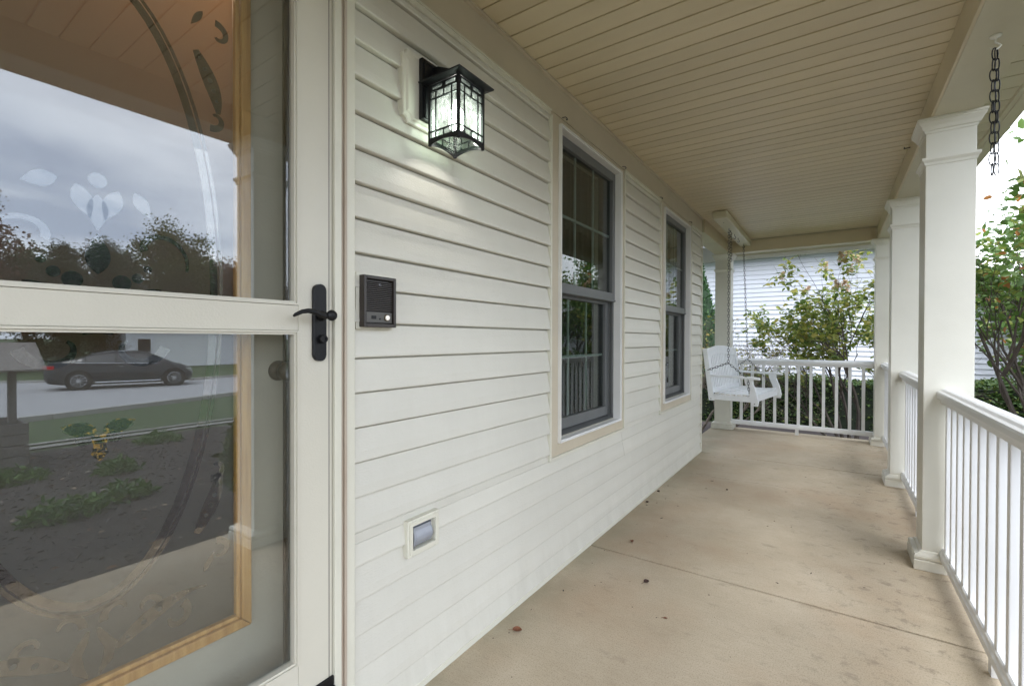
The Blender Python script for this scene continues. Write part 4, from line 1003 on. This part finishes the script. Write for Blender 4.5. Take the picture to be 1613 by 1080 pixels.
# hedge
HED = leafmat('hedge_leaf', [(0, (.035, .075, .015)), (.4, (.055, .10, .02)), (.8, (.11, .15, .03)), (.93, (.16, .18, .05))])
hd = thing('hedge', 'clipped dark green hedge along the foot of the neighbour house', 'hedge', (2, 10.2, gz(2, 10.2)))
m = MB(); m.box(-6.4, 6.6, -.36, .36, .02, .82); m.build('hedge_core', mat('hedge_core', (.008, .014, .005), .95), hd)
pp = []; r = random.Random(4)
for i in range(42000):
    x = r.uniform(-6.5, 6.7); f = r.random()
    if f < .58: y = -.40+abs(r.gauss(0, .05)); z = r.random()**.8*.9
    elif f < .92: y = r.uniform(-.42, .42); z = .86+r.gauss(0, .03)
    else: y = .40; z = r.random()*.9
    b = .05*math.sin(x*2.3)+.03*math.sin(x*5.1+1)
    pp.append((x, y-b*.7*(f < .58), z+b*(z > .8)*.8))
o = link('foliage', leaves_mesh('foliage', pp, .055, HED, up=.3, seed=6), hd); o['kind'] = 'stuff'
# garden plants reflected in the storm door
GRN = leafmat('perennial_leaf', [(0, (.06, .14, .025)), (.5, (.09, .19, .035)), (.85, (.14, .24, .05))], trans=.3)
for i, (x, y, s, lb) in enumerate(((3.95, 1.05, .26, 'low clump of green perennials in the mulch bed closest to the porch step'), (4.15, 1.50, .24, 'spreading green perennial clump in the mulch just right of the closest clump in the reflection'), (5.85, 1.05, .30, 'feathery green clump farther out in the mulch bed near the wishing well'), (5.4, 1.80, .22, 'small green clump in the middle of the mulch bed'), (7.1, 2.75, .3, 'thin green clump near the far edge of the mulch bed'))):
    t = thing('perennial_clump', lb, 'plant', (x, y, gz(x, y)), 'green clumps in the mulch bed'); r = random.Random(50+i); pp = []
    for k in range(300):
        a = r.uniform(0, 6.28); q = s*math.sqrt(r.random()); pp.append((q*math.cos(a)*.8, q*math.sin(a), .02+.16*(1-(q/s)**2)*r.random()))
    o = link('foliage', leaves_mesh('foliage', pp, .065, GRN, up=.3, seed=60+i, aspect=.35, droop=-.3), t); o['kind'] = 'stuff'
r = random.Random(8); pp = [(r.uniform(1.95, 7.8), r.uniform(-1.5, 5.5)) for i in range(420)]
o = link('mulch_leaf_litter', leaves_mesh('mulch_leaf_litter', [(x, y, gz(x, y)+.03) for x, y in pp], .05, leafmat('litter_leaf', [(0, (.30, .22, .14)), (.4, (.22, .11, .05)), (.8, (.36, .32, .26))]), up=.9, seed=9)); tag(o, 'dry pale leaves scattered over the dark mulch', 'leaf litter', kind='stuff')
r = random.Random(18); pp = [(r.uniform(1.95, 7.8), r.uniform(-1.5, 5.5)) for i in range(9000)]
o = link('mulch_chips', leaves_mesh('mulch_chips', [(x, y, gz(x, y)+.018) for x, y in pp], .035, leafmat('chip', [(0, (.05, .036, .03)), (.5, (.028, .021, .019)), (.85, (.085, .062, .05))], trans=0), up=.7, seed=19, aspect=.3)); tag(o, 'dark shredded bark chips of the garden bed', 'mulch', kind='stuff')
# round evergreen shrub by the door column
t = thing('boxwood_shrub', 'rounded dark shrub in the mulch beside the door column', 'shrub', (2.75, 2.15, gz(2.7, 2)))
m = MB(); m.tube([(0, 0, 0), (0, 0, .4)], [.03, .02], 6); m.build('trunk', BARK, t)
pp = []
for i in range(2600):
    a = r.uniform(0, 6.28); e_ = math.acos(r.uniform(-.5, 1)); q = r.uniform(.78, 1.0); pp.append((.42*q*math.sin(e_)*math.cos(a), .42*q*math.sin(e_)*math.sin(a), .42+.48*q*math.cos(e_)))
o = link('crown', leaves_mesh('crown', pp, .05, HED, up=.2, seed=77), t); o['kind'] = 'stuff'

# far trees across the road
def far_tree(x, y, h, w, kind, label):
    t = thing('shade_tree' if kind != 2 else 'pine_tree', label, 'tree', (x, y, gz(x, y)-.05), 'trees beyond the road'); r = random.Random(int(x*31+y*7)); out = []; tips = []
    m = MB(); m.tube([(0, 0, 0), (.1, 0, h*.35), (0, .1, h*.75)], [.22, .16, .05], 7)
    for i in range(9):
        a = r.uniform(0, 6.28); z = h*r.uniform(.25, .6); m.tube([(0, 0, z), (w*.3*math.cos(a), w*.3*math.sin(a), z+h*.14), (w*.42*math.cos(a), w*.42*math.sin(a), z+h*.26)], [.08, .05, .015], 5)
    m.build('trunk', BARK, t); pp = []
    cl = []
    if kind == 2:
        for i in range(60):
            f = r.random(); rad = w*.5*(1-f)**.8; a = r.uniform(0, 6.28); cl.append((rad*math.cos(a), rad*math.sin(a), h*(.15+.85*f), w*.09))
    else:
        for i in range(95):
            a = r.uniform(0, 6.28); e_ = r.uniform(-.75, 1.0); q = r.uniform(.35, 1.0); s = math.sqrt(max(0, 1-e_*e_)); cl.append((w*.42*q*s*math.cos(a), w*.42*q*s*math.sin(a), h*.60+h*.36*e_*q, w*r.uniform(.045, .085)))
    for i in range(24000):
        c = r.choice(cl); pp.append((c[0]+r.gauss(0, c[3]), c[1]+r.gauss(0, c[3]), max(.3, c[2]+r.gauss(0, c[3]*.8))))
    mt = {0: TG, 1: TR, 2: TP}[kind]
    o = link('crown', leaves_mesh('crown', pp, .19 if kind != 2 else .20, mt, up=.2, seed=int(h*10), aspect=.7 if kind != 2 else .3), t); o['kind'] = 'stuff'
TG = leafmat('tree_green', [(0, (.045, .085, .022)), (.5, (.070, .115, .03)), (.85, (.13, .14, .04))], trans=.35)
TR = leafmat('tree_autumn', [(0, (.12, .05, .03)), (.4, (.09, .06, .03)), (.75, (.17, .07, .04))])
TP = leafmat('tree_pine', [(0, (.020, .055, .018)), (.5, (.030, .075, .024))])
for a in ((44, 3.5, 13.5, 9, 1, 'tall reddish tree at the left end of the row across the road'), (47, 8.0, 9.2, 8, 0, 'broad green tree behind the pines in the row across the road'), (42, 9.0, 8.2, 4, 2, 'shorter dark pine near the middle of the row across the road'),
          (43, 11.3, 9.0, 4.5, 2, 'spiky dark pine in the middle of the row across the road'), (46, 13.2, 8.6, 4.5, 2, 'right hand dark pine next to the big green tree across the road'), (48, 17.6, 12.6, 8.5, 0, 'tallest full green tree above the garage across the road'),
          (50, 22.5, 10.5, 8, 1, 'red brown tree right of the tallest green tree across the road'), (52, 27, 9.5, 9, 1, 'last red brown tree at the right end of the row across the road'), (58, 4.5, 9, 10, 0, 'distant green tree low behind the reddish tree'), (60, 13, 8, 11, 0, 'distant green tree low behind the pines'),
          (58, -3, 12, 10, 0, 'big green tree left of the reddish tree across the road'), (60, 31, 11, 11, 0, 'distant green tree beyond the last red brown one')): far_tree(*a)

# ------------------------------------------------------------------ neighbour house straight ahead
nb = thing('neighbour_house', 'white lap sided neighbour house with dark shingled roof behind the hedge', 'house', (0, 12.15, -.6))
NY = 0.0
B('wall', NSID, nb, -7, 2.70, .012, 7, 0, 3.72); B('wall', NSID, nb, 2.7005, 10, .013, 6, 0, 2.58)
pmn = MB(); pmn.prism([(.012, 0), (-.024, 0), (-.026, .005), (.002, .1016), (.012, .1016)], 0, -7, 2.70); pA = pmn.mesh('siding_plank', NSID)
pmn = MB(); pmn.prism([(.013, 0), (-.024, 0), (-.026, .005), (.002, .1016), (.013, .1016)], 0, 2.7005, 10); pB = pmn.mesh('siding_plank', NSID)
for k in range(36): link('siding_plank', pA, nb, (0, 0, .02+k*E))
for k in range(25): link('siding_plank', pB, nb, (0, 0, .02+k*E))
B('soffit', NWHT, nb, -7.3, 2.70, -.60, -.0275, 3.645, 3.66); B('gutter', NWHT, nb, -7.3, 2.71, -.71, -.601, 3.62, 3.78, .01)
m = MB(); m.prism([(-.66, 3.785), (-.66, 3.81), (3.4, 5.2), (7.2, 3.83), (7.2, 3.80)], 0, -7.3, 2.73); m.build('roof', SHING, nb)
B('soffit', NWHT, nb, 2.705, 10.3, -.30, -.0135, 2.545, 2.56); B('fascia', NWHT, nb, 2.72, 10.3, -.36, -.301, 2.54, 2.86, .01)
m = MB(); m.loft([[(2.74, -.355, 2.862), (3.75, -.355, 2.862), (3.75, 5.9, 2.862), (2.74, 5.9, 2.862)], [(2.74, .9, 3.40), (3.0, .9, 3.40), (3.0, 4, 3.40), (2.74, 4, 3.40)]]); m.build('roof', SHING, nb)
B('flat_roof', NWHT, nb, 3.76, 10.3, -.35, 5.9, 2.861, 2.89)
B('upper_wall', NSID, nb, -9, -1.75, 2.2, 7, 3.9, 6.3)
for k in range(22): B('upper_siding_plank', NSID, nb, -9, -1.745, 2.185, 2.199, 4.2+k*.1, 4.2+k*.1+.094)

# ------------------------------------------------------------------ house across the road
gh = thing('garage_house', 'pale house with white double garage door and shingled gable across the road', 'house', (40, 14, -1.02))
B('wall', NSID, gh, 0, 8, -2.2, 9, 0, 3.05); 
B('garage_frame', NWHT, gh, -.06, -.002, -.55, 4.0, 0, 2.42)
for k in range(4): B('garage_panel', NWHT, gh, -.10, -.062, -.25, 3.7, .03+k*.54, .03+k*.54+.52, .01)
for y in (-1.6, 5.2, 7.0): 
    w_ = B('window', NWHT, gh, -.06, -.003, y, y+.9, 1.0, 2.2); B('pane', DARKROOM, w_, -.07, -.061, y+.07, y+.83, 1.07, 2.13)
m = MB(); m.prism([(-.5, 3.05), (4, 5.1), (8.5, 3.05), (8.5, 2.95), (-.5, 2.95)], 1, -2.7, 6.2); m.build('roof', SHING, gh)
m = MB(); m.prism([(4.9, 3.0), (7.4, 4.55), (9.9, 3.0)], 0, -.65, 3); m.build('gable', NSID, gh); m = MB()
m.prism([(4.6, 3.0), (4.6, 3.2), (7.4, 4.85), (10.2, 3.2), (10.2, 3.0), (7.4, 4.6)], 0, -.75, 3); m.build('gable_roof', NWHT, gh)
B('gutter', NWHT, gh, -.62, -.5, -2.7, 4.6, 2.95, 3.1)
struct(MB().poly([(24, 10.5, gz(24)+.03), (40, 13.4, gz(40)+.03), (40, 18.2, gz(40)+.03), (24, 15.0, gz(24)+.03)], [(0, 1, 2, 3)]).build('driveway', WALK)) if False else None
gh2 = thing('far_house', 'brown roofed house partly hidden by trees left of the garage house', 'house', (44, -4, -1.02))
B('wall', NSID, gh2, 0, 8, -5, 5, 0, 2.9); m = MB(); m.prism([(-.5, 2.9), (4, 4.9), (8.5, 2.9)], 1, -5.4, 5.4); m.build('roof', SHING, gh2); w_ = B('window', NWHT, gh2, -.05, -.002, 1, 2.2, 1, 2.2); B('pane', DARKROOM, w_, -.06, -.051, 1.1, 2.1, 1.1, 2.1)

# ------------------------------------------------------------------ wishing well in the bed
ww = thing('wishing_well', 'weathered wooden planter well with a plank roof in the garden bed', 'garden ornament', (7.25, .93, gz(7.2, 1)))
GREYW = mat('weathered_wood', (.30, .28, .26), .85, .2, 8, .6, 60, stretch=(1, 6, 6), col2=(.16, .145, .135))
for sx in (-1, 1):
    for k in range(4):
        B('wall_board', GREYW, ww, sx*.40-.015, sx*.40+.015, -.42, .42, .02+k*.13, .02+k*.13+.122, .004)
for sy in (-1, 1):
    for k in range(4): B('wall_board', GREYW, ww, -.384, .384, sy*.40-.015, sy*.40+.015, .02+k*.13, .02+k*.13+.122, .004)
    B('post', GREYW, ww, -.05, .05, sy*.34-.035, sy*.34+.035, .02, 1.33, .004)
for sx in (-1, 1):
    for k in range(5):
        x0, z0 = sx*(.56-.11*k), 1.16+.062*k; x1, z1 = sx*(.56-.11*(k+1)-.012), 1.16+.062*(k+1)+.008
        m = MB(); m.prism([(x0, z0), (x1, z1), (x1, z1+.02), (x0, z0+.02)], 1, -.55, .55); m.build('roof_board', GREYW, ww)
soil = B('soil', MULCH, ww, -.383, .383, -.383, .383, .1, .50)

# ------------------------------------------------------------------ parked car
CARP = mat('car_paint_dark', (.010, .014, .020), .22, .1, 2, spec=.35, coat=.35)
CARG = mat('car_glass', (.02, .025, .03), .03, .05, 2, spec=.9, coat=.8)
CHR = mat('chrome', (.75, .76, .78), .12, .02, 5, metal=1)
TYRE = mat('tyre', (.012, .012, .012), .85, .1, 20)
RIM = mat('alloy', (.60, .61, .63), .25, .05, 5, metal=.8)
WR, WF = (22.3, 5.35), (21.5, 8.05)
hx, hy = WF[0]-WR[0], WF[1]-WR[1]; ang = math.atan2(hy, hx)
mx_, my_ = (WR[0]+WF[0])/2, (WR[1]+WF[1])/2
car = thing('parked_car', 'dark grey sedan with chrome sill strip parked on the road', 'car', (mx_, my_, gz(22)+.02), rz=ang)
# offset so the near wheels lie on the measured line: near side is local +y or -y
side_s = 1 if (Vector((-math.sin(ang), math.cos(ang), 0)).dot(Vector((1.15-mx_, -my_, 0))) > 0) else -1
car.location = (mx_+math.sin(ang)*.80*side_s, my_-math.cos(ang)*.80*side_s, gz(22)+.02)
st = [(-2.42, .42, .78, .80, .72, .70), (-2.30, .26, .98, 1.0, .84, .72), (-1.95, .20, 1.02, 1.06, .90, .72), (-1.55, .18, 1.02, 1.16, .92, .70), (-1.05, .18, 1.00, 1.36, .93, .64), (-.5, .18, .98, 1.46, .93, .62), (.1, .18, .96, 1.47, .93, .62), (.6, .18, .94, 1.38, .93, .64), (1.05, .18, .92, 1.17, .93, .70), (1.40, .18, .90, .97, .92, .76), (1.75, .19, .82, .86, .90, .74), (1.98, .22, .72, .76, .84, .66), (2.10, .34, .56, .58, .70, .58)]
m = MB(); rings = []
for x, zb, zbelt, zr, wb_, wr in st:
    h = [(-wb_*.92, zb), (-wb_, zb+.14), (-wb_, (zb+zbelt)/2+.05), (-wb_*.94, zbelt), (-wr, zr-.03), (-wr*.7, zr), (wr*.7, zr), (wr, zr-.03), (wb_*.94, zbelt), (wb_, (zb+zbelt)/2+.05), (wb_, zb+.14), (wb_*.92, zb)]
    rings.append([(x, a, b) for a, b in h])
m.loft(rings); m.build('body', CARP, car, smooth=False)
def cwin(x0, x1, s, nm='side_window'):
    xs = lin(x0, x1, 6); top, bot = [], []
    for x in xs:
        zbelt = np.interp(x, [q[0] for q in st], [q[2] for q in st]); zr = np.interp(x, [q[0] for q in st], [q[3] for q in st]); wb_ = np.interp(x, [q[0] for q in st], [q[4] for q in st])*.94; wr = np.interp(x, [q[0] for q in st], [q[5] for q in st])
        for t, L_ in ((.06, bot), (.86, top)):
            L_.append((x, s*(wb_+(wr-wb_)*t+.006), zbelt+(zr-.03-zbelt)*t))
    k = len(xs); mb = MB(); mb.poly(bot+top, [(i, i+1, k+i+1, k+i) for i in range(k-1)])
    mb.build(nm, CARG, car)
for s in (-1, 1):
    cwin(-1.25, -.42, s); cwin(-.36, .62, s); cwin(-1.50, -1.30, s)
    m = MB(); m.tube([(x, s*(.94), z) for x, z in ((-1.55, 1.02), (-1.0, 1.005), (0, .975), (1.0, .935))], .010, 5); m.build('window_trim', CHR, car)
    m = MB(); m.tube([(x, s*.945, .27) for x in lin(-1.0, 1.0, 4)], .022, 5); m.build('sill_strip', CHR, car)
    for xs_ in (-.39, .66, -1.20):
        m = MB(); m.tube([(xs_-.02, s*.932, .32), (xs_, s*.936, .6), (xs_+.02, s*.925, .80), (xs_+.01, s*.90, .93)], .006, 4); m.build('door_seam', TYRE, car)
    B('mirror', CARP, car, .62, .80, min(s*.95, s*1.10), max(s*.95, s*1.10), .95, 1.07, .02)
    B('head_lamp', CHR, car, 1.86, 2.07, min(s*.62, s*.835), max(s*.62, s*.835), .62, .72, .02)
    B('tail_lamp', mat('tail_red', (.45, .02, .02), .2, .05, 5, coat=1), car, -2.39, -2.12, min(s*.55, s*.885), max(s*.55, s*.885), .78, .92, .02)
    B('door_handle', CHR, car, -.30, -.14, min(s*.925, s*.955), max(s*.925, s*.955), .84, .865, .006)
    for x in (-1.455, 1.455):
        m = MB(); m.lathe((x, s*.70, .34), (0, s, 0), [(.02, 0), (.335, 0), (.345, .03), (.345, .20), (.335, .232), (.24, .236)], 26)
        # dark wheel arch
        a_ = MB(); a_.lathe((x, s*.925, .35), (0, s, 0), [(.405, 0), (.400, .008)], 26); a_.build('wheel_arch', TYRE, car)
        w_ = m.build('wheel', TYRE, car, smooth=False)
        rm = MB(); rm.tube([(x+.222*math.cos(q*math.pi/14), s*.942, .34+.222*math.sin(q*math.pi/14)) for q in range(28)], .013, 6, True)
        for q in range(10):
            a = 2*math.pi*q/10; d = Vector((math.cos(a), 0, math.sin(a))); c0 = Vector((x, s*.943, .34)); rm.tube([c0+d*.03, c0+d*.22], [.016, .010], 4)
        rm.lathe((x, s*.938, .34), (0, s, 0), [(.05, 0), (.045, .016), (.001, .018)], 12)
        rm.build('rim', RIM, w_)
m = MB(); m.poly([(1.02, -.66, 1.19), (1.02, .66, 1.19), (.60, .60, 1.40), (.60, -.60, 1.40)], [(0, 1, 2, 3)]); [setattr(v, 'z', 0) for v in []]; 
m.build('windscreen', CARG, car, loc=(.018, 0, .012))
